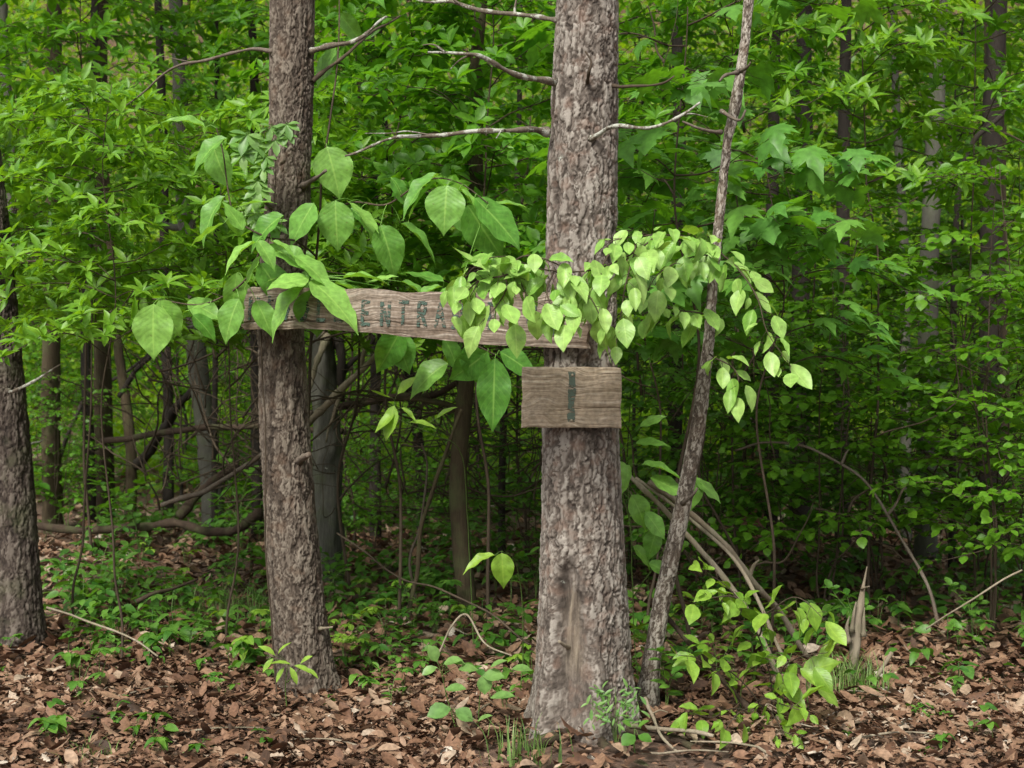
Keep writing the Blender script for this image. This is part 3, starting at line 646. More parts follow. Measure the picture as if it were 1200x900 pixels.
    for n_, (ch, px) in enumerate(word):
        um = pxu(px); wl = .058 if ch == 'M' else .05; hl = .108; zb = -.052 + rr.uniform(-.005, .005) + (.008 if n_ < 6 else -.002)
        for j_, st in enumerate(GL[ch]):
            stroke([A(um + (x - .5) * wl + rr.uniform(-.003, .003), zb + z * hl) for x, z in st], .0175, .0005 * j_)
        flush()
    for px, za, zb, wd in ((625, -.02, .05, .05), (652, -.062, -.012, .055)):
        stroke([A(pxu(px), za), A(pxu(px), zb)], wd, 0); flush()
    # nails
    for px, z in ((322, .05), (345, -.03), (664, .04), (682, -.05)):
        nb = MB(); uu = pxu(px); tube(nb, curve([A(uu, surf(uu) + .006, z), A(uu, surf(uu) - .004, z)], 3), [.005, .005, .0048], 10)
        no = bpy.data.objects.new('nail', nb.mesh('nail', B_DARK)); COL.objects.link(no); no.parent = o
plank()

def small_board():
    c = P(669.5, 465.5, 6.205)
    o = thing('number_board', 'small square grey wooden board nailed to trunk, painted with one vertical stroke', 'sign', c)
    o.rotation_euler = (0, math.radians(.7), math.radians(-2))
    w_, h_, th = .437, .266, .026; nxp, nzp = 110, 70
    u = np.linspace(-1, 1, nxp); s = np.linspace(-1, 1, nzp); U, V = np.meshgrid(u, s, indexing='ij')
    ex = .004 * vnoise(np.stack([U.ravel() * 3, V.ravel() * 3, 0 * U.ravel()], 1), 61).reshape(U.shape)
    ez = .003 * vnoise(np.stack([U.ravel() * 4, V.ravel() * 4, 0 * U.ravel() + 3], 1), 62).reshape(U.shape)
    x = U * w_ / 2 + ex * np.abs(U) ** 6; z = V * h_ / 2 + ez * np.abs(V) ** 6 - .004 * (np.abs(U) * np.abs(V)) ** 8
    edge = .004 * (np.maximum(np.abs(U) ** 40, np.abs(V) ** 30))
    grain = .0013 * vnoise(np.stack([x.ravel() * 7, z.ravel() * 190, 0 * U.ravel()], 1), 63).reshape(U.shape)
    crack = .006 * np.exp(-((z + .055 - .012 * np.sin(x * 9)) / .0018) ** 2) * sstep(-.15, .02, x)
    fr = np.stack([x, -th / 2 + grain + edge + crack, z], -1); bk = np.stack([x, th / 2 + 0 * x, z], -1)
    mb = MB(); n = nxp * nzp
    i = np.arange(nxp - 1)[:, None] * nzp + np.arange(nzp - 1)[None]
    fq = np.stack([i, i + nzp, i + nzp + 1, i + 1], -1).reshape(-1, 4); bq = np.stack([i + n, i + 1 + n, i + nzp + 1 + n, i + nzp + n], -1).reshape(-1, 4)
    a0 = np.arange(nxp - 1) * nzp; a1 = a0 + nzp - 1; c0 = np.arange(nzp - 1); c1 = c0 + (nxp - 1) * nzp
    mb.add(np.concatenate([fr.reshape(-1, 3), bk.reshape(-1, 3)]), [fq, bq, np.stack([a0, a0 + n, a0 + nzp + n, a0 + nzp], 1), np.stack([a1, a1 + nzp, a1 + nzp + n, a1 + n], 1),
            np.stack([c0, c0 + 1, c0 + 1 + n, c0 + n], 1), np.stack([c1, c1 + n, c1 + 1 + n, c1 + 1], 1)])
    ob = bpy.data.objects.new('board', mb.mesh('board', M_BOARD, False)); COL.objects.link(ob); ob.parent = o
    nb = MB()
    zz = np.linspace(-.108, .113, 14); wv = .0155 + .0026 * np.sin(zz * 60)
    pts = []
    for k_, z_ in enumerate(zz):
        cx = .001 + .002 * math.sin(z_ * 30); pts += [(cx - wv[k_], -th / 2 - .0025, z_), (cx + wv[k_], -th / 2 - .0025, z_), (cx - wv[k_], -th / 2 + .004, z_), (cx + wv[k_], -th / 2 + .004, z_)]
    ff = []
    for k_ in range(13):
        q = k_ * 4; ff += [(q, q + 1, q + 5, q + 4), (q, q + 4, q + 6, q + 2), (q + 1, q + 3, q + 7, q + 5)]
    nb.add(pts, np.array(ff))
    no = bpy.data.objects.new('painted_numeral', nb.mesh('painted_numeral', M_PAINT2, False)); COL.objects.link(no); no.parent = o
    for x_, z_ in ((.003, .098), (.002, -.102)):
        kb = MB(); tube(kb, curve([A(x_, -th / 2 + .004, z_), A(x_, -th / 2 - .006, z_)], 3), [.006, .006, .0055], 10)
        ko = bpy.data.objects.new('nail', kb.mesh('nail', B_DEAD)); COL.objects.link(ko); ko.parent = o
small_board()

# ------------------------------------------------------------------ foliage growers
UP = A(0, 0, 1)
def unit(v): return v / (np.linalg.norm(v) + 1e-9)
def twig_leaves(LB, p, T, ln, rng, gap, spread=55, droop=.15, jit=.35, up=UP, start=.15, tintc=.5, tints=.5, stalk=None):
    """alternate leaves along the polyline p, lying roughly in one plane"""
    seg = np.linalg.norm(np.diff(p, axis=0), axis=1); s = np.concatenate([[0], np.cumsum(seg)]); tot = s[-1]
    n = max(2, int(tot * (1 - start) / gap)); d = tot * start + np.arange(n + 1) * (tot * (1 - start) / n)
    pos = np.stack([np.interp(d, s, p[:, q]) for q in range(3)], 1)
    dr = np.stack([np.interp(d, s, np.gradient(p[:, q])) for q in range(3)], 1); dr /= np.linalg.norm(dr, axis=1)[:, None] + 1e-9
    side = np.cross(dr, up); side /= np.linalg.norm(side, axis=1)[:, None] + 1e-9
    sg = np.where(np.arange(n + 1) % 2, 1., -1.); a = np.radians(spread + rng.normal(0, 12, n + 1)); a[-1] = 0
    D = dr * np.cos(a)[:, None] + side * (np.sin(a) * sg)[:, None] + rng.normal(0, jit * .5, (n + 1, 3)); D[:, 2] -= droop
    Nn = np.tile(up, (n + 1, 1)) + rng.normal(0, jit, (n + 1, 3))
    sc = ln * rng.uniform(.65, 1.15, n + 1)
    put(LB, T, pos, D, Nn, sc, rng, np.clip(rng.normal(tintc, tints * .5, n + 1), 0, 1))

def whorl(LB, p, ax, T, ln, rng, n=6, op=60, tintc=.5):
    ax = unit(ax); a = unit(np.cross(ax, A(.3, .8, .2))); b = np.cross(ax, a)
    th = np.arange(n) * 2 * np.pi / n + rng.uniform(0, 6); o_ = np.radians(op + rng.normal(0, 14, n))
    R_ = a * np.cos(th)[:, None] + b * np.sin(th)[:, None]
    D = ax * np.cos(o_)[:, None] + R_ * np.sin(o_)[:, None]
    Nn = ax * np.sin(o_)[:, None] - R_ * np.cos(o_)[:, None]
    put(LB, T, np.tile(p, (n, 1)), D, Nn + rng.normal(0, .2, (n, 3)), ln * rng.uniform(.55, 1.15, n), rng, np.clip(rng.normal(tintc, .25, n), 0, 1))

def grow(seed, H, h0, spread, nbr, T, ln, style, stem_r=.02, twigs=7, gap=.045, twl=.35, lean=(0, 0), rise=.25, stems=1, tintc=.5):
    """an understorey sapling or shrub about the origin: returns (wood, leaves)"""
    rng = np.random.default_rng(seed); WB, LB = MB(), MB()
    for sN in range(stems):
        ang = rng.uniform(0, 6.28); off = (0 if stems == 1 else .25 * spread)
        tip = A(lean[0] + off * math.cos(ang), lean[1] + off * math.sin(ang), H * rng.uniform(.85, 1.05) if stems > 1 else H)
        p = wobble(curve([A(0, 0, -.05), tip * A(.3, .3, .45), tip], 40), .09, 1.3, seed + sN)
        tube(WB, p, np.linspace(stem_r, stem_r * .25, 40), 6)
        nb = max(2, nbr // stems)
        for bI in range(nb):
            t = (bI + rng.random()) / nb; z = h0 + (H - h0) * t
            q = p[min(39, int(np.interp(z / H, [0, 1], [0, 39])))]
            az = bI * 2.4 + rng.uniform(-.5, .5) + sN; L_ = spread * rng.uniform(.55, 1.1) * (1 - .45 * t)
            d = A(math.cos(az), math.sin(az), rise * rng.uniform(.2, 1.6))
            e = q + d * L_; e[2] -= .12 * L_
            bp = wobble(curve([q, q + d * L_ * .5 + A(0, 0, .07 * L_), e], 16), .04, 3, seed + bI)
            tube(WB, bp, np.linspace(stem_r * .42, .0025, 16), 4)
            for k in range(twigs):
                s = .18 + .82 * (k + .6 * rng.random()) / twigs
                m = bp[min(15, int(s * 15))]; dd = unit(bp[-1] - bp[0]); sd_ = unit(np.cross(dd, UP)) * (1 if k % 2 else -1)
                tl = twl * rng.uniform(.5, 1.15) * (1.05 - .45 * s)
                te = m + (dd * .65 + sd_ * .8 + UP * rng.normal(.05, .15)) * tl
                if k == twigs - 1: te = bp[-1] + dd * tl * .5; m = bp[-1]
                tp = wobble(curve([m, (m + te) / 2 + UP * .03 * tl, te - UP * .1 * tl], 8), .015, 7, seed + k)
                tube(WB, tp, np.linspace(.0026, .0012, 8), 3)
                if style == 'spray': twig_leaves(LB, tp, T, ln, rng, gap, tintc=tintc)
                elif style == 'whorl':
                    twig_leaves(LB, tp, T, ln * .8, rng, gap * 1.6, jit=.5, tintc=tintc)
                    whorl(LB, tp[-1], unit(tp[-1] - tp[0]) * .5 + UP * .6, T, ln, rng, rng.integers(5, 8), tintc=tintc + .12)
                    if rng.random() < .7: whorl(LB, tp[4], UP + rng.normal(0, .4, 3), T, ln * .85, rng, 5, tintc=tintc)
                elif style == 'maple':
                    n = max(2, int(tl / gap)); 
                    for j in range(n + 1):
                        b0 = tp[min(7, int((j + .5) / (n + 1) * 8))]; sgn = 1 if j % 2 else -1
                        pd = unit(dd * .6 + sd_ * sgn * .8 + UP * .25 + rng.normal(0, .2, 3)); b1 = b0 + pd * ln * rng.uniform(.4, .8)
                        tube(WB, curve([b0, (b0 + b1) / 2 + UP * .008, b1], 4), .0011, 3)
                        put(LB, T, [b1], [pd * .7 - UP * .4 + A(0, -.3, 0) + rng.normal(0, .2, 3)], [UP + pd * .3 + A(0, -.55, 0) + rng.normal(0, .22, 3)], [ln * rng.uniform(.7, 1.2)], rng, np.clip(rng.normal(tintc, .25, 1), 0, 1))
    return WB, LB

def plant(name, label, cat, loc, wl, wmat, lmat, group=None, fol='foliage', rz=0., sc=1.):
    o = thing(name, label, cat, loc, group); o.rotation_euler = (0, 0, rz); o.scale = (sc,) * 3
    ch = []
    for nm, b, m in (('stem', wl[0], wmat), (fol, wl[1], lmat)):
        c = bpy.data.objects.new(nm, b.mesh(nm, m)); COL.objects.link(c); c.parent = o; ch.append(c)
    return o, ch

# prototypes ---------------------------------------------------------
PROTO = {}
def proto(key, *a, **k): PROTO[key] = grow(*a, **k)
proto('azalea', 101, 3.5, 2.05, 1.05, 22, T_LANCE, .128, 'whorl', .009, 8, .06, .32, rise=.2, tintc=.5)
proto('azalea2', 102, 3.3, 1.95, 1.15, 22, T_LANCE, .135, 'whorl', .009, 8, .06, .34, rise=.15, tintc=.55)
proto('tallazalea', 112, 4.7, 3.15, 1.25, 22, T_LANCE, .135, 'whorl', .011, 8, .06, .36, rise=.12, tintc=.45)
proto('beech', 103, 4.6, 2.1, 1.25, 30, T_ELL, .125, 'spray', .013, 8, .05, .42, rise=.2)
proto('beech2', 104, 4.5, 2.1, 1.15, 28, T_OBOV, .135, 'whorl', .013, 8, .06, .38, rise=.25)
proto('round', 105, 2.9, .7, 1.05, 36, T_ROUND, .085, 'spray', .009, 8, .044, .38, rise=.3, stems=3)
proto('dark', 106, 2.1, .3, 1.0, 36, T_ROUND, .066, 'spray', .008, 8, .044, .36, rise=.35, stems=3)
proto('maple', 107, 3.1, 1.9, 1.0, 12, T_MAPLE, .17, 'maple', .012, 6, .13, .40, rise=.15)
proto('tallbeech', 108, 6.2, 1.5, 1.7, 44, T_SIMPLE, .145, 'spray', .022, 9, .058, .58, rise=.25)
CH = {}
def place(key, name, label, X_, Y, wm, lm, rz=0, sc=1., group=None, cat='sapling'):
    loc = A(X_, Y, g(X_, Y))
    kk = (key, lm.name)
    if kk not in CH:
        o, ch = plant(name, label, cat, loc, PROTO[key], wm, lm, group, rz=rz, sc=sc); CH[kk] = (o, ch); return o
    o, ch = CH[kk]; r = copy_tree(o, ch, loc, rz, sc, label, group); r.name = name; r['category'] = cat
    if not group and 'group' in r: del r['group']
    return r

AZ, BE = 'azalea_shrub', 'understorey_sapling'
place('azalea', AZ, 'pointed-leaf sapling with bright whorled leaves beside the edge tree', -2.75, 8.9, B_TWIG, M_AZAL, .3, 1.0)
place('azalea2', AZ, 'pointed-leaf sapling just left of the brown stringy-barked tree', -1.75, 8.6, B_TWIG, M_AZAL, 1.9, 1.0)
place('azalea', AZ, 'narrow-leaved sapling spreading between edge tree and stringy-barked tree', -2.2, 7.9, B_TWIG, M_AZAL, 4.1, .93)
place('beech', BE, 'layered leafy sapling right behind the plank between both sign trees', -.75, 9.3, B_TWIG, M_BEECH, .8)
place('beech2', BE, 'blunt-leaved sapling crowding the left side of the thick scaly tree', -.15, 9.0, B_TWIG, M_BEECH, 2.2)
place('beech2', BE, 'blunt-leaved sapling rising behind the stringy-barked tree top', -1.15, 10.2, B_TWIG, M_BEECH, 4.0, 1.05)
place('beech', BE, 'layered leafy sapling filling the top left corner', -4.3, 11.6, B_TWIG, M_BEECH, 3.3, 1.1)
place('tallazalea', AZ, 'pointed-leaf sapling right of the thin leaning trunk top', 1.6, 9.8, B_TWIG, M_BEECH, .4, 1.02)
place('tallazalea', AZ, 'pointed-leaf sapling with sprays across the upper right', 2.35, 9.2, B_TWIG, M_AZAL, 5.0, 1.0)
place('tallazalea', AZ, 'pointed-leaf sapling at the upper right frame edge', 3.25, 9.9, B_TWIG, M_BEECH, 1.2, 1.05)
place('beech', BE, 'layered leafy sapling behind the top of the scaly tree', .75, 10.6, B_TWIG, M_BEECH, 5.5, 1.12)
place('maple', 'maple_sapling', 'maple sapling with lobed leaves right of the leaning trunk', 1.45, 7.9, B_TWIG, M_MAPLE, .5, .93)
place('maple', 'maple_sapling', 'maple sapling with lobed leaves close behind the scaly tree', .85, 8.6, B_TWIG, M_MAPLE, 2.9, .9)
place('maple', 'maple_sapling', 'tall maple sapling with lobed leaves beside the leaning trunk top', .95, 7.6, B_TWIG, M_MAPLE, 4.4, 1.16)
place('round', 'round_leaf_shrub', 'round-leaved shrub at the right frame edge', 3.0, 8.8, B_TWIG, M_ROUND, .3, .95, cat='shrub')
place('round', 'round_leaf_shrub', 'round-leaved shrub below the lobed maple leaves', 2.1, 9.4, B_TWIG, M_ROUND, 2.2, .92, cat='shrub')
place('round', 'round_leaf_shrub', 'round-leaved shrub standing between right edge and maple sapling', 2.65, 10.2, B_TWIG, M_ROUND, 4.0, 1.0, cat='shrub')
DK = 'shade_shrub'
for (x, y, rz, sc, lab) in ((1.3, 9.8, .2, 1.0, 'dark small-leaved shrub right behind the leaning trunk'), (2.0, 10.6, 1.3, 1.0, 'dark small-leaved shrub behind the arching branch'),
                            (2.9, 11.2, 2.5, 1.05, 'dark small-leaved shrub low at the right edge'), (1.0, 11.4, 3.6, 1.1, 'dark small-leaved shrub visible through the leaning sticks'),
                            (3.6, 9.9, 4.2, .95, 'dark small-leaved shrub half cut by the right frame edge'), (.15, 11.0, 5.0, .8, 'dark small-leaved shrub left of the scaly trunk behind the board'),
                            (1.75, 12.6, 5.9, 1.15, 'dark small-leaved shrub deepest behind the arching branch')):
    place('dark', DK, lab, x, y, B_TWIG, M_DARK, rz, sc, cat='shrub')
MORE = [ ('beech', .1, 11.9, 1.5, 1.15, 'layered sapling deep behind the gap between the two sign trees'),   ('beech', -1.45, 12.8, 2.1, 1.1, 'layered sapling behind the broken grey snag'),
 ]
for (k_, x, y, rz, sc, lab) in MORE: place(k_, BE, lab, x, y, B_TWIG, M_BEECH, rz, sc)
for (x, y, rz, sc, lab) in ((-3.3, 9.4, 2.6, 1.0, 'pointed-leaf sapling half hidden by the edge tree'), (-1.3, 8.9, 5.2, .98, 'pointed-leaf sapling showing through behind stringy-barked tree')):
    place('azalea', AZ, lab, x, y, B_TWIG, M_AZAL, rz, sc)
for (x, y, rz, sc, lab) in ((3.5, 10.4, 1.1, 1.08, 'round-leaved shrub rising at the far right behind the others'), (1.75, 10.6, 3.0, 1.05, 'round-leaved shrub between leaning trunk and arching branch'), (3.4, 8.3, 5.0, .8, 'round-leaved shrub nearest the right frame edge')):
    place('round', 'round_leaf_shrub', lab, x, y, B_TWIG, M_ROUND, rz, sc, cat='shrub')
for (x, y, rz, sc, lab) in ((-3.7, 12.4, .4, 1.25, 'high pointed-leaf sapling across the top left trunks'), (-2.3, 13.2, 2.4, 1.28, 'high pointed-leaf sapling left of the stringy-barked tree top')):
    place('tallazalea', AZ, lab, x, y, B_TWIG, M_BEECH, rz, sc)
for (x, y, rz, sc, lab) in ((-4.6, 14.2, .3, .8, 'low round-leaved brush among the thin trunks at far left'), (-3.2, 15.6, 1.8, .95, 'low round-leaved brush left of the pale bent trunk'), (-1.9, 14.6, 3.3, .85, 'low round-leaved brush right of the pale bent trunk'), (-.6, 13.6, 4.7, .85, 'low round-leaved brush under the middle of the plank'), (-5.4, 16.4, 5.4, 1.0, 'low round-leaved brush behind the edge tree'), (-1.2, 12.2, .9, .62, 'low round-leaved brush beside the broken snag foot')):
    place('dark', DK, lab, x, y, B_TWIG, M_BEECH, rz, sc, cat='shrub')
# deeper wood
deep = [(-5.4, 17.8), (-4.0, 17.0), (-6.6, 16.8), (-2.7, 18.5), (-.4, 16.0), (3.2, 15.8), (2.3, 18.5), (1.4, 15.5), (4.9, 15.5), (5.8, 17.5), (-6.9, 19.5), (.6, 20.0), (3.4, 20.5), (-1.9, 22.5), (6.6, 22.5), (-4.9, 23.5)]
for i_, (x, y) in enumerate(deep):
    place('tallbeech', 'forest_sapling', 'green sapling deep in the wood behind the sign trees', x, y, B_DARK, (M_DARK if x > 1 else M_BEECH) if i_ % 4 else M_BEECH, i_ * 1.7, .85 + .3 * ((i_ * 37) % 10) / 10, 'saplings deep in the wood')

# ------------------------------------------------------------------ far woods: a mass nobody could count
rng = np.random.default_rng(31); mb = MB()
def mass(n, y0, y1, z0, z1, s0, s1, m_, xw):
    cy = rng.uniform(y0, y1, n); cx = rng.uniform(-1, 1, n) * xw * cy; cz = rng.uniform(z0, z1, n)
    dens = vnoise(np.stack([cx * .3, cy * .3, cz * .4], 1), 8); k_ = dens > -.3
    cx, cy, cz = cx[k_], cy[k_], cz[k_]; n = len(cx)
    pos = np.repeat(np.stack([cx, cy, cz + G(cx, cy)], 1), m_, 0) + rng.normal(0, 1, (n * m_, 3)) * A(.7, .7, .28)
    th = rng.uniform(0, 6.28, n * m_)
    put(mb, T_SIMPLE, pos, np.stack([np.cos(th), np.sin(th), rng.normal(-.3, .4, n * m_)], 1), UP + A(0, -.35, 0) + rng.normal(0, .6, (n * m_, 3)), rng.uniform(s0, s1, n * m_), rng, np.repeat(rng.random(n), m_) * .6 + .4 * rng.random(n * m_))
mass(6500, 24, 37, .2, 12.5, .11, .22, 18, .5)
mass(2800, 17, 30, .05, .9, .10, .2, 16, .5)
mass(5200, 36, 54, .1, 4.0, .2, .38, 18, .5)
o = mb.build('far_woods_foliage', M_FAR); o['kind'] = 'stuff'; o['label'] = 'bright green leaf mass of the far wood'

# ------------------------------------------------------------------ background trees with unseen shading crowns
def crown_mesh(seed, n, R, h):
    rng = np.random.default_rng(seed); b = MB()
    nc = n // 14
    d = rng.normal(0, 1, (nc, 3)); d /= np.linalg.norm(d, axis=1)[:, None]; c = d * A(R, R, h) * rng.uniform(.3, 1, (nc, 1)) ** .6
    p = np.repeat(c, 14, 0) + rng.normal(0, .33, (nc * 14, 3)) * A(1, 1, .5); th = rng.uniform(0, 6.28, nc * 14)
    put(b, T_SIMPLE, p, np.stack([np.cos(th), np.sin(th), rng.normal(-.2, .3, nc * 14)], 1), UP + rng.normal(0, .4, (nc * 14, 3)), rng.uniform(.16, .34, nc * 14), rng)
    return b.mesh('crown', M_CANOPY)
CROWNS = [crown_mesh(s_, 2600, 2.6, 2.2) for s_ in (1, 2)]  # leaf clouds above the frame, sized to block light from the wood
def crown(parent, xyz, i, sc=1.):
    c = bpy.data.objects.new('crown', CROWNS[i % 2]); COL.objects.link(c); c.parent = parent
    c.location = Vector([float(q) for q in xyz]) - parent.location; c.rotation_euler = (0, 0, i * 1.3); c.scale = (sc,) * 3
crown(sign_tree, (.6, 6.9, 12.5), 0, .55); crown(left_tree, (-1.0, 7.8, 11.5), 1, .6); crown(edge_tree, (-3.8, 9.0, 11), 2, .7)

def bgtree(name, label, pts, wpx, Y, mat, top=11., cr=1., k=12, group=None, stubs=0, seed=0, cz=None):
    P0 = [P(px, py, Y) for px, py in pts]
    P0 = sorted(P0, key=lambda q: q[2])
    b0 = P0[0].copy(); zg = g(b0[0], Y); base = A(b0[0] + (b0[0] - P0[1][0]) * .2, Y, zg - .1)
    up = P0[-1] + unit(P0[-1] - P0[-2]) * 2.; up2 = A(up[0], Y, top) if top > up[2] + 1 else None
    pth = [base] + P0 + ([up, up2] if up2 is not None else [])
    p = wobble(curve(pth, 90), .03, .8, seed)
    r = wpx / 2 / F * Y
    o = thing(name, label, 'tree', (base[0], Y, zg), group)
    b = MB(); tube(b, p, np.linspace(r * 1.12, r * .45 if up2 is not None else r * .8, 90), k, .16, seed); b.build('trunk', mat, o)
    rr = random.Random(seed)
    for s_ in range(stubs):
        q = p[rr.randint(12, 55)]; a = rr.uniform(-.6, .6) + (3.14 if rr.random() < .5 else 0); L_ = rr.uniform(.4, 1.3)
        branch_part(o, [q, q + A(math.cos(a) * L_ * .5, -.1, .1 * L_), q + A(math.cos(a) * L_, -.2, rr.uniform(-.1, .4) * L_)], r * .3, r * .08, mat, 'branch', seed + s_, 5, .06, 16)
    if cr: crown(o, (p[-1][0], Y, (cz or top)), seed, cr)
    return o
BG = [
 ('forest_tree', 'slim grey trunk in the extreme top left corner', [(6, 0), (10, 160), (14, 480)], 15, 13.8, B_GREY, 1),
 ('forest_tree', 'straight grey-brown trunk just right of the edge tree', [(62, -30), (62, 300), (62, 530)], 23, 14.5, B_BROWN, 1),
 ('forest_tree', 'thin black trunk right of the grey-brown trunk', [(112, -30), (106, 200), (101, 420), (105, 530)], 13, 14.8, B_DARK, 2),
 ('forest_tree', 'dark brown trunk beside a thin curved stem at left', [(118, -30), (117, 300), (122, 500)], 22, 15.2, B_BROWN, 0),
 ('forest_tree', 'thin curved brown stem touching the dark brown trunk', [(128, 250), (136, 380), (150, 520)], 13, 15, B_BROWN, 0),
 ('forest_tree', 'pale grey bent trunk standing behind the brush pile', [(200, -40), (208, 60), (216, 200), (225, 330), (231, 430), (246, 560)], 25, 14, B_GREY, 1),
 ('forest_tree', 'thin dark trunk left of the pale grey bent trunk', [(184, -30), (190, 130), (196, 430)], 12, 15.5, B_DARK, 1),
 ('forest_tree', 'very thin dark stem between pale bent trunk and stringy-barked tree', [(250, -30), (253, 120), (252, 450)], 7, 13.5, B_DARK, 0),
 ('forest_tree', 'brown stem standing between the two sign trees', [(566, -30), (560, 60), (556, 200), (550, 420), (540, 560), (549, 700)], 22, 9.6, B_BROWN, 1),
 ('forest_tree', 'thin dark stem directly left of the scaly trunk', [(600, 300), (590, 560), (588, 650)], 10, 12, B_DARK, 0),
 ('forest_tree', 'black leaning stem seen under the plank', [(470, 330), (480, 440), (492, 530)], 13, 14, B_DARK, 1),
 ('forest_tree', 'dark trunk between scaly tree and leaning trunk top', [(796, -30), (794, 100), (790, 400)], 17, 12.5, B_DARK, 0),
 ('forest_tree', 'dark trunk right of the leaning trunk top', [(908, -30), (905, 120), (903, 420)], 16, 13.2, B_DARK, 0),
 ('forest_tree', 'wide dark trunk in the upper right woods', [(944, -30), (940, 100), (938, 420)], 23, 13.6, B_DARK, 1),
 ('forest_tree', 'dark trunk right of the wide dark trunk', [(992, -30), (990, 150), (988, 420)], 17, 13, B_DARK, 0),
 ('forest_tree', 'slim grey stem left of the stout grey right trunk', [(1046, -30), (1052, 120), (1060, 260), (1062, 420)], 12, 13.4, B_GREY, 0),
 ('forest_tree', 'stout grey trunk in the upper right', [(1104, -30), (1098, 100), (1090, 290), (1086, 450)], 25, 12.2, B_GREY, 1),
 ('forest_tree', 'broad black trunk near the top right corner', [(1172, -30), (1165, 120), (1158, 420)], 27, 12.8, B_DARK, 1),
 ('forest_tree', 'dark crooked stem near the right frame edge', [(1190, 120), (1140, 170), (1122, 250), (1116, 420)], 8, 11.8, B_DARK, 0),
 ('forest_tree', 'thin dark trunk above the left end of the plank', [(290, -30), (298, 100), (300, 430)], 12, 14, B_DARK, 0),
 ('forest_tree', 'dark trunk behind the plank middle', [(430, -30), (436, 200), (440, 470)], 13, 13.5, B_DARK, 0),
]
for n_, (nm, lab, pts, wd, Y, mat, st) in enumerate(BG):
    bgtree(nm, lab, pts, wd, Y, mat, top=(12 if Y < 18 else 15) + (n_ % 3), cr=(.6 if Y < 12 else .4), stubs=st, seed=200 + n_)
# further canopy trees standing beyond the frame sides keep the wood in shade
for n_, (x, y) in enumerate(((-6.8, 11.5), (6.2, 11.0), (-4.4, 13.0), (4.6, 13.4), (0.2, 13.5), (2.2, 11.2), (-2.2, 11.8))):
    if abs(x) > 4.5:
        px = 600 + x * F / y
        bgtree('forest_tree', 'forest tree shading the clearing from outside the frame', [(px, -30), (px, 300)], 30, y, B_BROWN, top=10.5, cr=.9, seed=300 + n_, group='trees outside the frame')

# broken grey snag behind the left tree
sn = thing('broken_snag', 'pale grey broken snag with dark split top behind stringy-barked tree', 'snag', onground(382, 11))
p = curve([onground(384, 11) - A(0, 0, .1), P(383, 560, 11), P(381, 480, 11), P(378, 400, 11), P(378, 380, 11)], 60)
b = MB(); tube(b, p, np.interp(np.linspace(0, 1, 60), [0, .3, .8, .92, 1], [.125, .105, .095, .07, .01]), 30, .4, 5); b.build('trunk', B_SNAG, sn)
branch_part(sn, [P(384, 392, 10.9), P(372, 420, 10.75), P(362, 455, 10.7)], .03, .012, B_DEAD, 'splinter', 3, amp=.02, n=14)
branch_part(sn, [P(392, 385, 11.05), P(398, 420, 10.95), P(402, 470, 11.0)], .05, .02, B_DARK, 'bark_slab', 4, amp=.02, n=14)
branch_part(sn, [P(380, 396, 10.9), P(382, 380, 10.88), P(377, 362, 10.9)], .03, .006, B_DEAD, 'splinter', 6, amp=.01, n=12)

# ------------------------------------------------------------------ leaning thin tree with hanging leaf sprays
YS = 6.75
lean = thing('leaning_tree', 'thin leaning grey-barked tree with bright hanging leaves right of scaly tree', 'tree', onground(752, YS))
PROF_S = [(-420, 863.0, 871.0), (-200, 883.1, 891.9), (-60, 877.2, 886.8), (0, 872.3, 882.7), (50, 868.2, 877.8), (90, 861.4, 872.6), (128, 854.6, 867.4), (160, 848.2, 857.8), (250, 838.3, 848.7), (330, 830.3, 840.7), (400, 824.5, 836.5), (490, 811.9, 827.1), (590, 792.2, 809.8), (700, 766.5, 786.5), (780, 752.5, 772.5), (835, 743.5, 771.5)]
mb, prS = trunk_mesh(PROF_S, YS, 64, .0055, 3.9, 5.2, (.016, .016, .06), .0042, 131, None, (.12, 4))
mb.build('trunk', B_SAP, lean)
for (a_, b_, c_) in (((864, 85), (850, 88), (843, 95)), ((868, 83), (876, 78), (880, 72)), ((845, 130), (866, 140), (874, 128)), ((800, 590), (812, 580), (817, 572)), ((845, 155), (820, 150), (800, 142))):
    branch_part(lean, [P(*a_, YS - .1), P(*b_, YS - .18), P(*c_, YS - .2)], .008, .004, B_SAP, 'branch_stub', a_[1], amp=.006, n=10)

